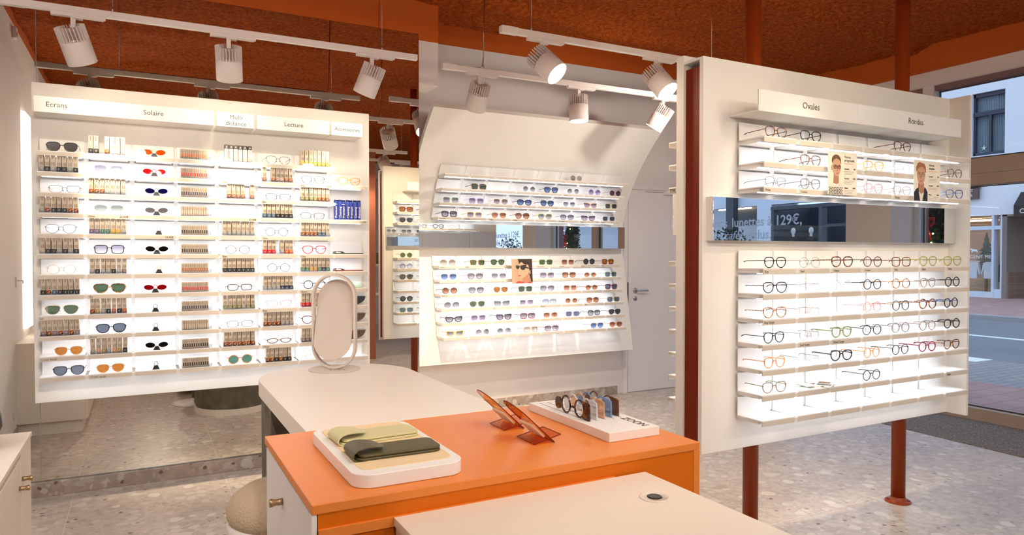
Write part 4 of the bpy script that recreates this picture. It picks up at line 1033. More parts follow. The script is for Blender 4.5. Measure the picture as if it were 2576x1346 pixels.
# leaflets and posters on the right board
def poster(x, z0, w, h, title, who):
    y = FY - .20
    t = thing('poster', ('poster of a woman in dark glasses and knitted jumper, Verres progressifs' if who == 'w' else 'poster of a ginger-haired man in navy jacket, Verres simples'), 'poster', (x, y, z0), 0, 'portrait posters on the right board')
    obj('sheet', MB().box(0, w, 0, .003, 0, h), 'poster_paper', t)
    obj('sheet_clip', MB().box(.02, w - .02, .003, .034, h * .52, h * .54), 'acrylic_clear', t)
    n = [0]
    def P(name, pts, m, lvl):
        if not hasattr(P, 'x'): pass
        return obj(name, MB().prism([(a * w, b * h) for a, b in pts], 'y', -.0004 * lvl - .0004, 0), m, t)
    def ell(cx, cz, a, b, n_=24, t0=0, t1=360): return [(cx + a * cos(radians(t0 + (t1 - t0) * i / n_)), cz + b * sin(radians(t0 + (t1 - t0) * i / n_))) for i in range(n_ + (0 if t1 - t0 == 360 else 1))]
    if who == 'w':
        P('hair', ell(.27, .80, .155, .135) + [], 'hair_brown', 1)
        P('ear', ell(.125, .62, .03, .06), 'skin', 1)
        P('neck', [(.17, .25), (.36, .25), (.35, .50), (.19, .50)], 'skin_shade', 2)
        P('jumper', [(.0, .0), (.50, .0), (.50, .22), (.40, .29), (.28, .24), (.16, .27), (.07, .22), (0, .15)], 'knit_white', 3)
        k = MB()
        for r_ in range(5):
            for q in range(9):
                a = .01 + q * .055 + (.02 if r_ % 2 else 0)
                if a > .46: continue
                k.add([((a) * w, -.0020, (.01 + r_ * .034) * h), ((a + .03) * w, -.0020, (.01 + r_ * .034) * h), ((a + .038) * w, -.0020, (.036 + r_ * .034) * h), ((a + .008) * w, -.0020, (.036 + r_ * .034) * h)], [(0, 1, 2, 3)])
        obj('jumper_pattern', k, 'knit_black', t)
        P('face', [(.14, .78), (.18, .87), (.28, .90), (.38, .86), (.42, .76), (.42, .60), (.39, .50), (.33, .435), (.28, .425), (.22, .45), (.17, .53), (.145, .65)], 'skin', 3)
        P('hair_fringe', [(.13, .74), (.15, .86), (.24, .92), (.34, .91), (.42, .83), (.43, .73), (.39, .80), (.28, .85), (.18, .81)], 'hair_brown', 4)
        for c in (.235, .365): 
            P('eyeglass_rim', ell(c, .645, .062, .048), 'knit_black', 4); P('eyeglass_lens', ell(c, .642, .045, .034), 'skin_shade', 5)
            P('eye', ell(c, .65, .020, .010), 'hair_dark', 6)
        P('eyeglass_bridge', [(.28, .655), (.32, .655), (.32, .668), (.28, .668)], 'knit_black', 5)
        P('nose', [(.30, .64), (.32, .55), (.275, .545)], 'skin_shade', 4); P('mouth', ell(.30, .495, .038, .013), 'lips', 4)
    else:
        P('hair', ell(.24, .82, .14, .12), 'hair_ginger', 1)
        P('neck', [(.14, .14), (.38, .14), (.36, .45), (.16, .45)], 'skin_shade', 2)
        P('shirt', [(.20, 0), (.33, 0), (.36, .22), (.26, .17), (.16, .24)], 'knit_white', 3)
        P('jacket', [(0, 0), (.22, 0), (.17, .20), (.15, .32), (.08, .29), (0, .20)], 'jacket_navy', 4); P('jacket', [(.30, 0), (.50, 0), (.50, .22), (.44, .30), (.39, .34), (.36, .20)], 'jacket_navy', 4)
        P('face', [(.10, .74), (.14, .84), (.24, .87), (.36, .84), (.40, .74), (.40, .60), (.37, .49), (.31, .41), (.25, .395), (.19, .42), (.13, .52), (.105, .63)], 'skin', 3)
        P('hair_fringe', [(.08, .72), (.07, .82), (.12, .92), (.20, .955), (.27, .93), (.36, .92), (.42, .84), (.43, .70), (.38, .78), (.30, .84), (.20, .82), (.12, .78)], 'hair_ginger', 4)
        for c in (.18, .315): P('brow', [(c - .05, .68), (c + .045, .685), (c + .04, .70), (c - .045, .695)], 'hair_brown', 4); P('eye', ell(c, .652, .022, .010), 'hair_dark', 4)
        k = MB()
        for c in (.18, .315): k.tube([((c + .058 * cos(q * pi / 8)) * w, -.0024, (.645 + .042 * sin(q * pi / 8)) * h) for q in range(16)], .0006, 4, closed=True)
        obj('eyeglass_rim', k, 'rim_silver', t)
        P('nose', [(.245, .66), (.27, .55), (.215, .55)], 'skin_shade', 4); P('mouth', ell(.245, .485, .045, .010), 'lips', 4)
    text('lettering', title[0], .0165, 'ink', t, (w * .55, -.0008, h * .87), FRONT); text('lettering', title[1], .0165, 'ink', t, (w * .55, -.0008, h * .79), FRONT)
    yy = .70
    ln = MB(); lo = MB()
    lo.box(w * .55, w * .86, -.0007, 0, h * .735, h * .745)
    for bl, (nm, pr) in enumerate((('Essentiel', '+0\u20ac'), ('Premium', '+40\u20ac'), ('Ultime', '+80\u20ac'))):
        zb = .60 - bl * .225
        text('lettering', nm, .0098, 'ink', t, (w * .55, -.0008, h * zb), FRONT); text('lettering', pr, .0098, 'ink', t, (w * .95, -.0008, h * zb), FRONT, 'RIGHT')
        lo.box(w * .55, w * .68, -.0007, 0, h * (zb - .045), h * (zb - .037))
        for q in range(3): ln.box(w * (.55 if q else .70), w * (.90 - .04 * q), -.0007, 0, h * (zb - .045 - .035 * q), h * (zb - .038 - .035 * q))
    obj('small_print', ln, 'ink_soft', t); obj('highlighted_print', lo, 'orange_print', t)
poster(2.832, 1.683, .203, .200, ('Verres', 'progressifs'), 'w')
poster(3.482, 1.676, .222, .208, ('Verres', 'simples'), 'm')
# portrait on the curved board
t = thing('poster', 'square photo poster of dark-haired woman in cat-eye sunglasses on curved board', 'poster', (2.862, 5.40, 1.148), 0)
w_, h_ = .205, .215
t.rotation_euler = (radians(-4), 0, 0)
obj('sheet', MB().box(0, w_, 0, .003, 0, h_), 'poster_warm', t)
def PP(name, pts, m, lvl): obj(name, MB().prism([(a * w_, b * h_) for a, b in pts], 'y', -.0005 * lvl, 0), m, t)
PP('pillar', [(0, 0), (.14, 0), (.12, 1), (0, 1)], 'skin', 1)
PP('hair', [(.30, 1), (.36, .80), (.45, .75), (.80, .80), (.80, .2), (.72, .1), (1, .05), (1, 1)], 'hair_dark', 2)
PP('neck', [(.50, .0), (.92, .0), (.90, .25), (.78, .45), (.55, .22)], 'skin_shade', 3)
PP('face', [(.36, .82), (.33, .62), (.27, .45), (.31, .42), (.28, .36), (.33, .32), (.30, .26), (.36, .20), (.48, .20), (.66, .28), (.82, .42), (.86, .62), (.80, .80), (.60, .92)], 'skin', 4)
PP('hair_fringe', [(.32, 1), (.36, .78), (.44, .90), (.60, .78), (.80, .76), (.86, .52), (.88, .2), (1, .1), (1, 1)], 'hair_dark', 5)
PP('ear', [(.84, .50), (.90, .54), (.90, .40), (.85, .36)], 'skin', 6)
PP('sunglass_lens', [(.20, .74), (.22, .62), (.30, .58), (.37, .64), (.38, .72)], 'knit_black', 6)
PP('sunglass_lens', [(.40, .72), (.42, .60), (.50, .54), (.60, .55), (.68, .64), (.72, .76), (.55, .75)], 'knit_black', 6)
PP('sunglass_arm', [(.68, .68), (.86, .62), (.86, .58), (.68, .62)], 'knit_black', 6)
PP('mouth', [(.30, .34), (.40, .34), (.44, .315), (.38, .28), (.32, .28)], 'lips', 5)
PP('strap', [(.15, 0), (.30, .10), (.50, .06), (.60, 0)], 'strap_red', 5); PP('strap', [(.72, 0), (.85, .06), (.97, .02), (.97, 0)], 'strap_red', 5)
# leaflets
for i, (dx, dy, rz) in enumerate(((0, 0, .15), (.03, .01, -.25), (.09, -.012, .5))):
    o = obj('leaflet', MB().box(-.06, .06, -.04, .04, 0, .0025), 'poster_paper', None, (2.83 + dx, FY - .11 + dy, rows3[8] + .0005 + .003 * i), (0, 0, rz))
    tag(o, 'small printed leaflet, %s of the loose pile on the right board' % ('bottom', 'middle', 'top')[i], 'leaflet', 'leaflets on the right board')
    obj('printed_picture', MB().box(-.052, -.005, -.033, .03, .0025, .0028), 'leather_green' if i != 1 else 'facade_panel', o)
    obj('printed_picture', MB().box(.005, .05, -.02, .033, .0025, .0028), 'hair_brown', o)

# ================================================================== counters and table
# white table with rounded end on dark pedestal
tb_ = thing('table', 'long white table with rounded far end on a dark concrete-look pedestal', 'table', (.72, 2.9, 0))
def dshape(x0, x1, y0, yc, n=28):
    r = (x1 - x0) / 2; cx = (x0 + x1) / 2
    return [(x0, y0), (x1, y0)] + [(cx + r * cos(pi * i / n), yc + r * sin(pi * i / n)) for i in range(n + 1)]
obj('tabletop', MB().prism([(x - .72, y - 2.9) for x, y in dshape(.408, 1.036, 2.017, 2.90)], 'z', .838, .90, sm=False), 'table_white', tb_, bevel=.0015)
obj('pedestal', MB().prism([(x - .72, y - 2.9) for x, y in dshape(.418, 1.026, 2.69, 2.90)], 'z', .055, .837), 'concrete_dark', tb_)
obj('plinth', MB().prism([(x - .72, y - 2.9) for x, y in dshape(.414, 1.030, 2.686, 2.90)], 'z', 0, .055), 'table_white', tb_)
# orange counter
oc = thing('orange_counter', 'counter in glossy orange acrylic with white cabinet door on its left', 'counter', (.296, 1.41, 0))
ox, oy = 1.018, .605
obj('worktop', MB().box(0, ox, 0, oy, .880, .900), 'orange_top', oc, bevel=.0015)
obj('front_panel', MB().box(.012, ox - .020, .002, .014, 0.02, .880), 'orange_panel', oc)
obj('side_panel', MB().box(ox - .020, ox, 0, oy, 0, .880), 'orange_top', oc, bevel=.001)
obj('ledge', MB().box(.012, .738, -.0065, .002, .8300, .8495), 'orange_top', oc)
obj('cabinet_body', MB().box(.010, .45, .020, oy, .06, .878), 'door_white', oc)
dr = obj('cabinet_door', MB().box(.003, .010, .032, oy - .012, .08, .872), 'door_white', oc, bevel=.001)
obj('frame_edge', MB().box(.000, .010, .002, .020, 0, .880), 'shelf_white', oc)
kb = MB().lathe([(.0085, 0), (.008, .008), (.0075, .016), (.0095, .024), (.0105, .030), (.0095, .031)], seg=20)
knob = kb.xf(Matrix.Rotation(radians(-90), 4, 'Y')).mesh('door_knob')
obj('door_knob', knob, 'bronze', dr, (.003, .347, .800))
# lower white counter in front
wc = thing('white_counter', 'low white counter with round cable hole in the foreground', 'counter', (.463, .30, 0))
obj('worktop', MB().box(0, .662, 0, 1.103, .832, .850), 'counter_white', wc, bevel=.001)
obj('cabinet_body', MB().box(.004, .658, .004, 1.102, 0, .832), 'counter_white', wc)
gr = obj('cable_grommet', MB().lathe([(.034, 0), (.034, .0022), (.031, .0028), (.030, .0016), (.017, .0014), (.017, .0)], seg=40), 'counter_white', wc, (.560, .942, .850))
obj('grommet_hole', MB().lathe([(.0165, .0005), (.0165, .0026), (.014, .0036), (.010, .0030), (.001, .0026)], seg=28), 'black_plastic', gr, (.001, .002, .0))
# left cabinet
lc = thing('cabinet', 'low white cabinet with bronze knobs along the left wall', 'cabinet', (XL, 1.0, 0))
W_, L_ = .472, 2.24
obj('worktop', MB().box(.0005, W_, 0, L_, .703, .719), 'counter_white', lc, bevel=.001)
obj('cabinet_body', MB().box(.0005, W_ - .022, .004, L_ - .002, .10, .703), 'counter_white', lc)
obj('plinth', MB().box(.0005, W_ - .045, .02, L_ - .03, 0, .10), 'counter_white', lc)
for a, b in ((1.985, L_ - .003), (1.38, 1.980), (.78, 1.375), (.18, .775)):
    dd = obj('cabinet_door', MB().box(W_ - .022, W_ - .004, a, b, .105, .68 if a < 1.9 else .702), 'counter_white', lc, bevel=.001)
    if a < 1.9:
        obj('door_knob', knob.copy().copy() if False else MB().lathe([(.0085, 0), (.008, .008), (.0075, .016), (.0095, .024), (.0105, .030), (.0095, .031)], seg=20).xf(Matrix.Rotation(radians(90), 4, 'Y')), 'bronze', dd, (W_ - .004, b - .035, .585))
obj('door_knob', MB().lathe([(.0085, 0), (.008, .008), (.0075, .016), (.0095, .024), (.0105, .030), (.0095, .031)], seg=20).xf(Matrix.Rotation(radians(90), 4, 'Y')), 'bronze', dd, (W_ - .004, L_ - .225, .60))
pt = thing('black_pot', 'rounded black appliance at the left edge, on the low cabinet', 'appliance', (-.560, 3.04, .7195))
obj('body', MB().lathe([(.075, 0), (.105, .035), (.118, .07), (.115, .11), (.108, .138)], seg=36), 'black_plastic', pt)
obj('lid', MB().lathe([(.110, .138), (.112, .146), (.07, .153), (.01, .156)], seg=36), 'case_black', pt)
# stool
sl = thing('stool', 'round stool with beige boucle seat beside the orange counter', 'stool', (.437, 2.46, 0))
obj('seat', MB().lathe([(.02, .505), (.185, .505), (.197, .53), (.198, .555), (.185, .585), (.15, .610), (.09, .625), (.01, .630)], seg=48), 'boucle', sl)
obj('seat_shell', MB().lathe([(.05, .44), (.178, .445), (.192, .455), (.196, .48), (.196, .515), (.188, .515)], seg=48), 'seat_shell', sl)
obj('stem', MB().lathe([(.026, .02), (.026, .445)], seg=24), 'concrete_dark', sl)
obj('base', MB().lathe([(.20, 0), (.20, .006), (.17, .014), (.05, .022), (.03, .04), (.028, .05)], seg=48), 'seat_shell', sl)

# ------------------------------------------------------------------ things on the orange counter
ty = thing('case_tray', 'white rounded tray with cream mat holding two leather cases', 'tray', (.524, 1.678, .9005))
obj('tray_body', MB().prism(rrect(-.128, .130, -.225, .226, .045, 24), 'z', 0, .030), 'shelf_white', ty, bevel=.002)
obj('tray_mat', MB().prism(rrect(-.106, .112, -.190, .208, .026, 8), 'z', .0295, .0318), 'mat_cream', ty)
def leather_case(label, m, loc, rz, L=.212, D=.092):
    t = thing('leather_case', label, 'glasses case', loc, rz)
    obj('pouch', MB().prism(rrect(.012, L, 0, D, .018, 6), 'z', .0075, .0135), m, t, bevel=.002)
    obj('pouch_back', MB().prism(rrect(.006, L, 0, D, .018, 6), 'z', 0, .0065), m, t, bevel=.002)
    # curled flap: strip folding from underneath, round the left end and over the top, narrowing to a tongue
    path = [(.030, .0010), (.012, .0012), (.003, .005), (.000, .0115), (.003, .0180), (.011, .0235), (.023, .0262), (.037, .0265), (.052, .0250), (.064, .0222), (.074, .0190), (.080, .0172)]
    half = [.046, .046, .046, .046, .045, .044, .043, .040, .036, .030, .018, .006]
    f = MB(); vs = []; th = .0022; n = len(path); seg = 8
    for i, ((x, z), h) in enumerate(zip(path, half)):
        a = path[max(0, i - 1)]; b = path[min(n - 1, i + 1)]
        tx, tz = b[0] - a[0], b[1] - a[1]; l = math.hypot(tx, tz); nx, nz = -tz / l, tx / l
        for k in range(seg + 1):
            y = D / 2 + h * (-1 + 2 * k / seg)
            vs.append((x, y, z))
        for k in range(seg + 1):
            y = D / 2 + h * (-1 + 2 * k / seg)
            vs.append((x + nx * th, y, z + nz * th))
    w = 2 * (seg + 1); fs = []
    for i in range(n - 1):
        for k in range(seg):
            a = i * w + k; b = (i + 1) * w + k
            fs.append((a, a + 1, b + 1, b)); fs.append((a + seg + 1, b + seg + 1, b + seg + 2, a + seg + 2))
        pass
    sd = []
    for i in range(n - 1):
        for k in (0, seg):
            a = i * w + k; b = (i + 1) * w + k
            sd.append((a, b, b + seg + 1, a + seg + 1) if k == 0 else (a, a + seg + 1, b + seg + 1, b))
    for i in (0, n - 1):
        for k in range(seg):
            a = i * w + k
            sd.append((a, a + seg + 1, a + seg + 2, a + 1) if i == 0 else (a, a + 1, a + seg + 2, a + seg + 1))
    f.add(vs, sd, False)
    f.add(vs, fs, True)
    obj('flap', f, m, t)
    return t
leather_case('sage green leather glasses case with curled flap, rear one on tray', 'leather_sage', (.420, 1.692, .9325), radians(2.5))
leather_case('dark olive leather glasses case with curled flap, front one on tray', 'leather_dark', (.418, 1.548, .9325), radians(-1))

# acrylic card stands: inclined plate crossing a base plate
def card_stand(label, loc, cards):
    t = thing('card_stand', label, 'card stand', loc)
    th = .0025; n = 14
    # plate outline in (u along slope, y)
    L = .165; hw = .047
    out = [(0, -hw), (L - .055, -hw)] + [(L - .055 + .055 * sin(pi * i / n), -hw * cos(pi * i / n)) for i in range(1, n)] + [(L - .055, hw), (0, hw)]
    ang = radians(137)
    pl = MB().prism(out, 'z', -th / 2, th / 2)
    obj('sloping_plate', pl.xf(Matrix.Translation((.062, 0, .001)) @ Matrix.Rotation(-ang, 4, 'Y')), 'acrylic_orange', t)
    e = MB().tube([(u, y, 0) for u, y in out], .0013, 4, closed=True).xf(Matrix.Translation((.062, 0, .001)) @ Matrix.Rotation(-ang, 4, 'Y'))
    obj('plate_edge', e, 'core_brown', t)
    bp = [(-.012, -.047), (.072, -.047), (.072, .047), (-.012, .047)]
    mt = Matrix.Translation((-.0, 0, .0015)) @ Matrix.Rotation(radians(-12), 4, 'Y') @ Matrix.Translation((0.012, 0, 0))
    obj('base_plate', MB().prism(bp, 'z', 0, th).xf(mt), 'acrylic_orange', t)
    obj('base_edge', MB().tube([(a, b, .001) for a, b in bp], .0013, 4, closed=True).xf(mt), 'core_brown', t)
    o = MB().box(0, .048, -.036, .036, .0015, .0015 + cards * .0012).xf(Matrix.Translation((.062, 0, .001)) @ Matrix.Rotation(-ang, 4, 'Y') @ Matrix.Translation((.028, 0, .001)))
    co = obj('business_cards', o, 'poster_paper', None)
    co.location = loc
    tag(co, 'small stack of cream cards leaning on the %s orange stand' % ('rear' if 'rear' in label else 'front'), 'cards')
    return t
card_stand('transparent orange card stand, rear of the two on the counter', (.905, 1.800, .9005), 5)
card_stand('transparent orange card stand, front of the two on the counter', (.905, 1.632, .9005), 5)

# ZOON sample tray with five half frames in slots
zt = thing('sample_tray', 'long white display block lettered ZOON on the orange counter', 'tray', (1.178, 1.733, .9005))
obj('tray_body', MB().box(-.083, .087, -.217, .217, 0, .025), 'shelf_white', zt, bevel=.001)
sl_ = MB()
for q in range(5): sl_.box(-.058 + .028 * q, -.055 + .028 * q, -.085, .195, .0246, .0254)
for q in range(8): sl_.box(-.075, .070, .19 - .028 * q, .1906 - .028 * q, .0246, .0253)
obj('slot_lines', sl_, 'ink_soft', zt)
text('lettering', 'ZOON', .034, 'ink', zt, (.046, -.092, .0252), (0, 0, radians(-90)), offset=.0005)
FM = [('rim_dark tortoise', 'dark tortoise'), ('rim_clear', 'crystal clear'), ('rim_peach', 'peach amber'), ('rim_sky', 'sky blue'), ('rim_brown', 'dark brown')]
for q, (mm, nm) in enumerate(FM):
    x = 1.178 - .0565 + .028 * q; yb = 1.648 + .004 * q
    t = thing('half_eyeglasses', '%s half frame standing in the ZOON display block' % nm, 'glasses frame', (x, yb, .9262), 0, 'sample frames in the display block')
    r = MB()
    for c in (.052, .124):
        r.tube([(0, c + .0235 * cos(2 * pi * k / 28), .0265 + .0245 * sin(2 * pi * k / 28)) for k in range(28)], .0030, 6, closed=True, r2=.0026, up=(1, 0, 0))
    r.tube([(0, .076, .024), (0, .088, .026), (0, .100, .024)], .0030, 6)
    obj('rims', r, mm, t)
    # end tab: concave plate
    pts = [(-.002, 0), (.022, 0)] + [(.052 - .0265 * cos(a) - .0, .0265 + .0265 * sin(a)) for a in [radians(v) for v in (-55, -35, -15, 5, 25, 45, 62)]] + [(.036, .0525), (.012, .0505), (.001, .047), (-.001, .036)]
    obj('end_tab', MB().prism(pts, 'x', -.0028, .0028), mm, t, bevel=.0006)
    if q == 0:
        obj('round_end', MB().prism([(.166 + .017 * cos(2 * pi * k / 20), .024 + .019 * sin(2 * pi * k / 20)) for k in range(20)], 'x', -.002, .002), mm, t)
    else:
        obj('round_end', MB().prism([(.160 + .014 * cos(2 * pi * k / 20), .020 + .017 * sin(2 * pi * k / 20)) for k in range(20)], 'x', -.001, .001), mm, t)

# oval table mirror
om = thing('table_mirror', 'oval pivoting mirror on a round base at the table end', 'mirror', (.742, 3.055, .9005), radians(-34))
obj('base', MB().lathe([(.110, 0), (.110, .0035), (.108, .004)], seg=56), 'mat_stand', om)
hw, hz = .098, .206   # stadium ring half sizes
def stadium(hw, hz, n=14):
    pts = [(hw * cos(pi * i / n), hz - hw + hw * sin(pi * i / n)) for i in range(n + 1)]
    pts += [(hw * cos(pi + pi * i / n), -(hz - hw) + hw * sin(pi + pi * i / n)) for i in range(n + 1)]
    return pts
ring = MB().tube([(x, 0, z + hz + .004) for x, z in stadium(hw, hz)], .0025, 6, closed=True, r2=.011, up=None, sm=True)
# band ring: flat strip 22 mm deep
a_, b_ = stadium(hw, hz), stadium(hw - .009, hz - .009); n = len(a_)
vs = [(x, y, z + hz + .004) for y in (-.014, .014) for x, z in a_] + [(x, y, z + hz + .004) for y in (-.014, .014) for x, z in b_]
fs = []
for i in range(n):
    j = (i + 1) % n
    fs += [(i, n + i, n + j, j), (2 * n + i, 2 * n + j, 3 * n + j, 3 * n + i), (i, j, 2 * n + j, 2 * n + i), (n + i, 3 * n + i, 3 * n + j, n + j)]
obj('ring_frame', MB().add(vs, fs), 'mat_stand', om)
pl_ = obj('mirror_plate', MB().prism(stadium(.083, .178, 20), 'y', -.003, .003), 'mat_panel', om, (0, 0, hz + .012), (radians(-15), 0, 0), bevel=.0008)
obj('mirror_glass', MB().prism(stadium(.083, .175, 20), 'y', .0031, .0038), 'mirror_clear', pl_)
for s in (-1, 1):
    obj('pivot_knob', MB().lathe([(.008, -.006), (.008, .006)], seg=16).xf(Matrix.Rotation(radians(90), 4, 'Y')), 'mat_stand', om, (s * .092, 0, hz + .012))
text('lettering', 'ZOON', .022, 'ink', om, (-.005, -.055, .0042), (0, 0, radians(15)))

# ------------------------------------------------------------------ fittings on the left wall (seen in the mirror)
vm = thing('wall_light_panel', 'tall thin wall panel with glowing white edge on the left wall', 'wall light', (XL, 2.28, .80))
obj('panel_body', MB().box(0, .035, 0, .26, 0, 1.76), 'door_white', vm)
obj('glowing_edge', MB().box(0, .030, .2605, .56, 0, 1.76), 'vanity_glow', vm)
lk = thing('wall_lock', 'square wall lock plate with a key and tag hanging in it', 'lock', (XL, 3.18, 1.15))
obj('lock_plate', MB().box(0, .006, -.025, .025, 0, .08), 'door_white', lk)
ky = obj('key', MB().tube([(.006, 0, .05), (.05, 0, .05)], .003, 6).tube([(.045, .012 * cos(q * pi / 6), .038 + .012 * sin(q * pi / 6)) for q in range(12)], .002, 5, closed=True), 'steel', lk)
so = thing('wall_socket', 'white electrical socket low on the left wall by the cabinet', 'socket', (XL, 3.36, .17))
obj('cover_plate', MB().box(0, .012, -.04, .04, 0, .08), 'fixture_white', so, bevel=.002)
obj('socket_inset', MB().lathe([(.02, 0), (.02, .002)], seg=20).xf(Matrix.Rotation(radians(90), 4, 'Y')), 'door_white', so, (.012, 0, .04))
al = thing('wall_sensor', 'small beige sensor box high on the left wall', 'sensor', (XL, 3.2, 3.04))
obj('sensor_body', MB().box(.0, .03, -.04, .04, 0, .085), 'fixture_white', al, bevel=.003)
obj('sensor_window', MB().box(.03, .032, -.015, .015, .02, .05), 'mauve', al)

# ------------------------------------------------------------------ rear of the shop (only in reflections)
D5 = display('display_board', 'plain white display board on the rear wall, tiny in reflections', (3.4, -3.9, 0), pi, 1.894, .488, 2.297, [c for c in cols3], .208, rows3, thick=.02)
cp = thing('shelf_column', 'terracotta column with two white shelves, seen in the tall mirror', 'shelving', (2.72, .50, 0))
obj('post', MB().box(-.06, .06, -.02, .04, 0, 2.80), 'post_terracotta', cp)
obj('shelf', MB().box(.02, .75, -.14, -.0205, 1.245, 1.275), 'shelf_white', cp); obj('shelf', MB().box(.02, .75, -.14, -.0205, .85, .88), 'shelf_white', cp)
obj('end_post', MB().box(.70, .75, -.02, .04, 0, 2.0), 'shelf_white', cp)
for i, (x, z) in enumerate(((2.86, 1.275), (2.98, 1.275), (2.90, .88))):
    tag(obj('display_book', MB().box(-.04, .04, -.012, .012, 0, .15), 'case_brown', None, (x, .44, z + .0005)), 'brown upright book, %s, on the mirrored white shelves' % ('upper left', 'upper right', 'lower')[i], 'book')

# ================================================================== track lighting
R0 = .070
def head_meshes():
    body = MB().lathe([(R0 - .004, .001), (R0 - .002, -.002), (R0, .0), (R0, .112), (R0 - .004, .116), (.012, .118)], seg=40)
    fins = MB()
    for k in range(26):
        a = 2 * pi * k / 26
        f = MB().box(R0 - .020, R0, -.0016, .0016, .114, .186)
        f.v = [(x, y, z + (.0 if z < .15 else (.0))) for x, y, z in f.v]
        fins.add(f.xf(Matrix.Rotation(a, 4, 'Z')).v, f.f)
    core = MB().lathe([(.040, .112), (.040, .165), (.046, .166), (.046, .170), (.030, .171), (.029, .1735), (.002, .174)], seg=32)
    face = MB().lathe([(.002, -.0010), (R0 - .005, -.0008), (R0 - .005, .0035)], seg=36)
    return [x.mesh(n) for x, n in ((body, 'lamp_body'), (fins, 'cooling_fins'), (core, 'rear_disc'), (face, 'light_face'))]
HM = head_meshes()
for me in HM: me.materials.append(None)
m_ad = MB().box(-.115, .115, -.015, .015, -.018, 0).box(-.022, .022, -.017, .017, -.026, 0).box(.115, .123, -.012, .012, -.014, 0).mesh('track_adapter'); m_ad.materials.append(None)
TZ = 2.622
def spot(x, y, yaw, tilt, power, label, group='track spotlights', ang=46, z=TZ, blend=.75, col=WARM, dx=0.03):
    """yaw: compass direction the beam leans to (0=+Y, 90=+X); tilt: degrees away from straight down"""
    t = thing('track_spotlight', label, 'spotlight', (x, y, z), 0, group)
    inst('track_adapter', m_ad, 'fixture_white', t)
    ax = Vector((sin(radians(yaw)), cos(radians(yaw)), 0))
    dirv = ax * sin(radians(tilt)) + Vector((0, 0, -1)) * cos(radians(tilt))
    q = (-dirv).to_track_quat('Z', 'Y')
    pivot = Vector((dx - .05, 0, -.12))
    c = pivot + dirv * .13       # face centre
    rot = q.to_euler()
    obj('stem', MB().box(-.011 + dx - .05, .011 + dx - .05, -.009, .009, -.125, -.018), 'fixture_white', t)
    for me, mt in zip(HM, ('fixture_white', 'fixture_white', 'fixture_disc', 'lamp_face')):
        o = inst(me.name.split('.')[0], me, mt, t, tuple(c)); o.rotation_euler = rot
    ld = bpy.data.lights.new('spot_beam', 'SPOT'); ld.energy = power; ld.spot_size = radians(ang); ld.spot_blend = blend
    ld.color = col; ld.shadow_soft_size = .045
    lo = bpy.data.objects.new('spot_beam', ld); COL.objects.link(lo); lo.parent = t
    lo.location = c + dirv * .006; lo.rotation_euler = rot
    return t
def track(x0, x1, y, label, wires, cord=None, z=TZ):
    t = thing('light_track', label, 'light track', (x0, y, z))
    L = x1 - x0
    obj('rail', MB().box(0, L, -.017, .017, 0.0005, .034), 'fixture_white', t, bevel=.001)
    obj('rail_slot', MB().box(.10, L, -.009, .009, -.0006, .0006), 'shelf_white', t)
    obj('end_feed', MB().box(-.001, .10, -.019, .019, -.001, .036), 'fixture_white', t)
    for wx in wires:
        s_ = obj('suspension_wire', MB().tube([(wx - x0, 0, .05), (wx - x0, 0, 3.23 - z)], .0012, 5).lathe([(.004, .034), (.005, .05), (.002, .062)], (wx - x0, 0, 0), 8), 'chrome_wire', t)
    if cord:
        cx = cord - x0
        obj('power_cord', MB().tube([(.03, 0, .037), (.08, .0, .040), (.18, .004, .036), (cx - .03, .004, .040), (cx - .008, .004, .055), (cx, .003, .12), (cx + .004, .003, .3), (cx + .012, .002, 3.23 - z)], .0032, 6), 'pole_brown', t)
    return t
track(-.60, 1.545, 4.20, 'long white ceiling track in front of the left display board', (-.12, 1.32), 1.30)
track(1.757, 3.95, 3.45, 'white ceiling track running behind the right display board', (1.95, 3.3), 1.95)
track(1.757, 4.15, 4.30, 'white ceiling track in front of the curved display board', (2.06, 3.6), 2.06)
track(1.80, 2.87, 1.55, 'white ceiling track lighting the right board, seen only mirrored', (2.1, 2.8))
track(-.30, 4.40, 0.75, 'added white ceiling track above the counters, out of the picture', (.2, 1.9, 4.1))  # unseen track, added to carry the fill spots over the counters
track(-.30, 4.50, -1.20, 'added white ceiling track at the unseen rear of the shop', (.2, 3.6))  # added behind the camera to hold the room fill lamps
spot(-.275, 4.20, 35, 30, 50, 'leftmost spotlight on the track before the left board', 'spotlights before the left board', 54)
spot(.46, 4.20, 10, 27, 42, 'middle spotlight on the track before the left board', 'spotlights before the left board', 54)
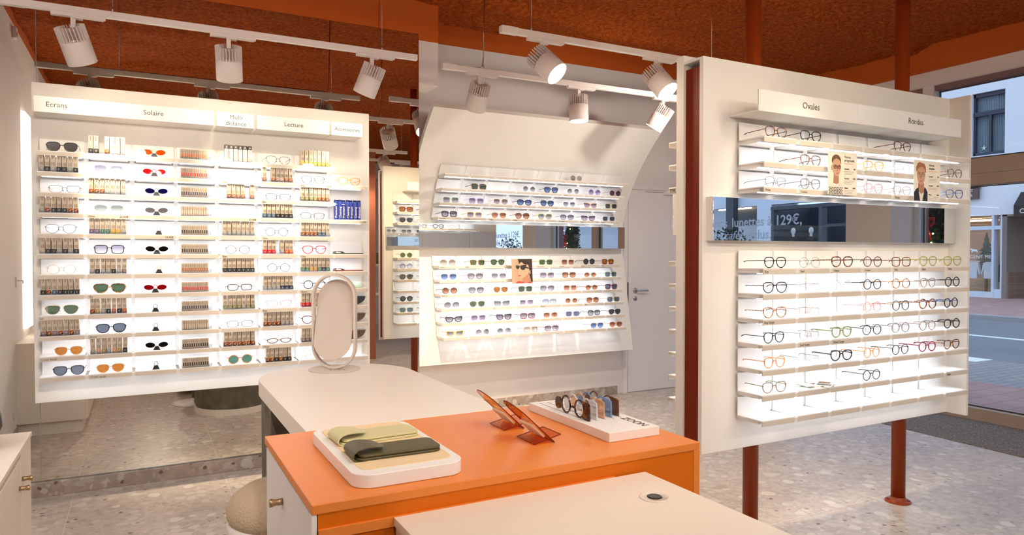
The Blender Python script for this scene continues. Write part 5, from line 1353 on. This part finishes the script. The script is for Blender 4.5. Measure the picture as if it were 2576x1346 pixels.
spot(1.275, 4.20, -35, 28, 52, 'right spotlight on the track before the left board', 'spotlights before the left board', 54)
spot(2.04, 3.45, 148, 47, 40, 'glowing spotlight on the rear track, left one', 'spotlights behind the right board', 90)
spot(2.86, 3.45, 160, 40, 40, 'glowing spotlight on the rear track, nearer the right board', 'spotlights behind the right board', 90)
spot(3.55, 3.45, 0, 66, 42, 'added fill spotlight on the rear track hidden by the right board', 'spotlights behind the right board', 150, col=NEUT)  # unseen lamp added to brighten the back wall and door
spot(2.045, 4.30, 0, 32, 85, 'left spotlight aimed away at the curved board', 'spotlights before the curved board', 66)
spot(2.845, 4.30, 170, 2, 45, 'middle spotlight pointing straight down before the curved board', 'spotlights before the curved board', 120)
spot(3.63, 4.30, -40, 34, 85, 'right spotlight aimed at the curved board beside the white frame', 'spotlights before the curved board', 66)
spot(2.60, 1.55, 10, 38, 12, 'spotlight lighting the left half of the right board, mirrored', 'spotlights before the right board', 60)
spot(3.10, 0.75, 0, 52, 11, 'spotlight lighting the middle of the right board, on the counter track', 'spotlights before the right board', 50)
spot(3.95, 0.75, -5, 52, 11, 'spotlight lighting the right half of the right board', 'spotlights before the right board', 50)
spot(.05, 0.75, -18, 68, 75, 'added fill spotlight above the left of the counters', 'added fill spotlights above the counters', 130, blend=1, col=NEUT)  # added out of view to wash the left wall
spot(.85, 0.75, 0, 45, 24, 'added fill spotlight above the middle of the counters', 'added fill spotlights above the counters', 130, blend=1, col=NEUT)  # unseen fill lamp, added to light the counters
spot(1.75, 0.75, -10, 45, 24, 'added fill spotlight above the right of the counters', 'added fill spotlights above the counters', 130, blend=1, col=NEUT)  # second unseen lamp added as counter fill
spot(2.45, 0.75, 80, 30, 32, 'added broad fill spotlight on the counter track before the right board', 'added fill spotlights above the counters', 130, blend=1, col=NEUT)  # added out of view to lift the dark right side
for i, x in enumerate((.2, 1.4, 2.6, 3.8)):  # unseen broad lamps added as general fill for the room
    spot(x, -1.20, 0, 60, 26, 'added rear track fill spotlight, %s from the left wall' % ORD[i], 'added fill spotlights at the rear', 150, blend=1, col=NEUT)
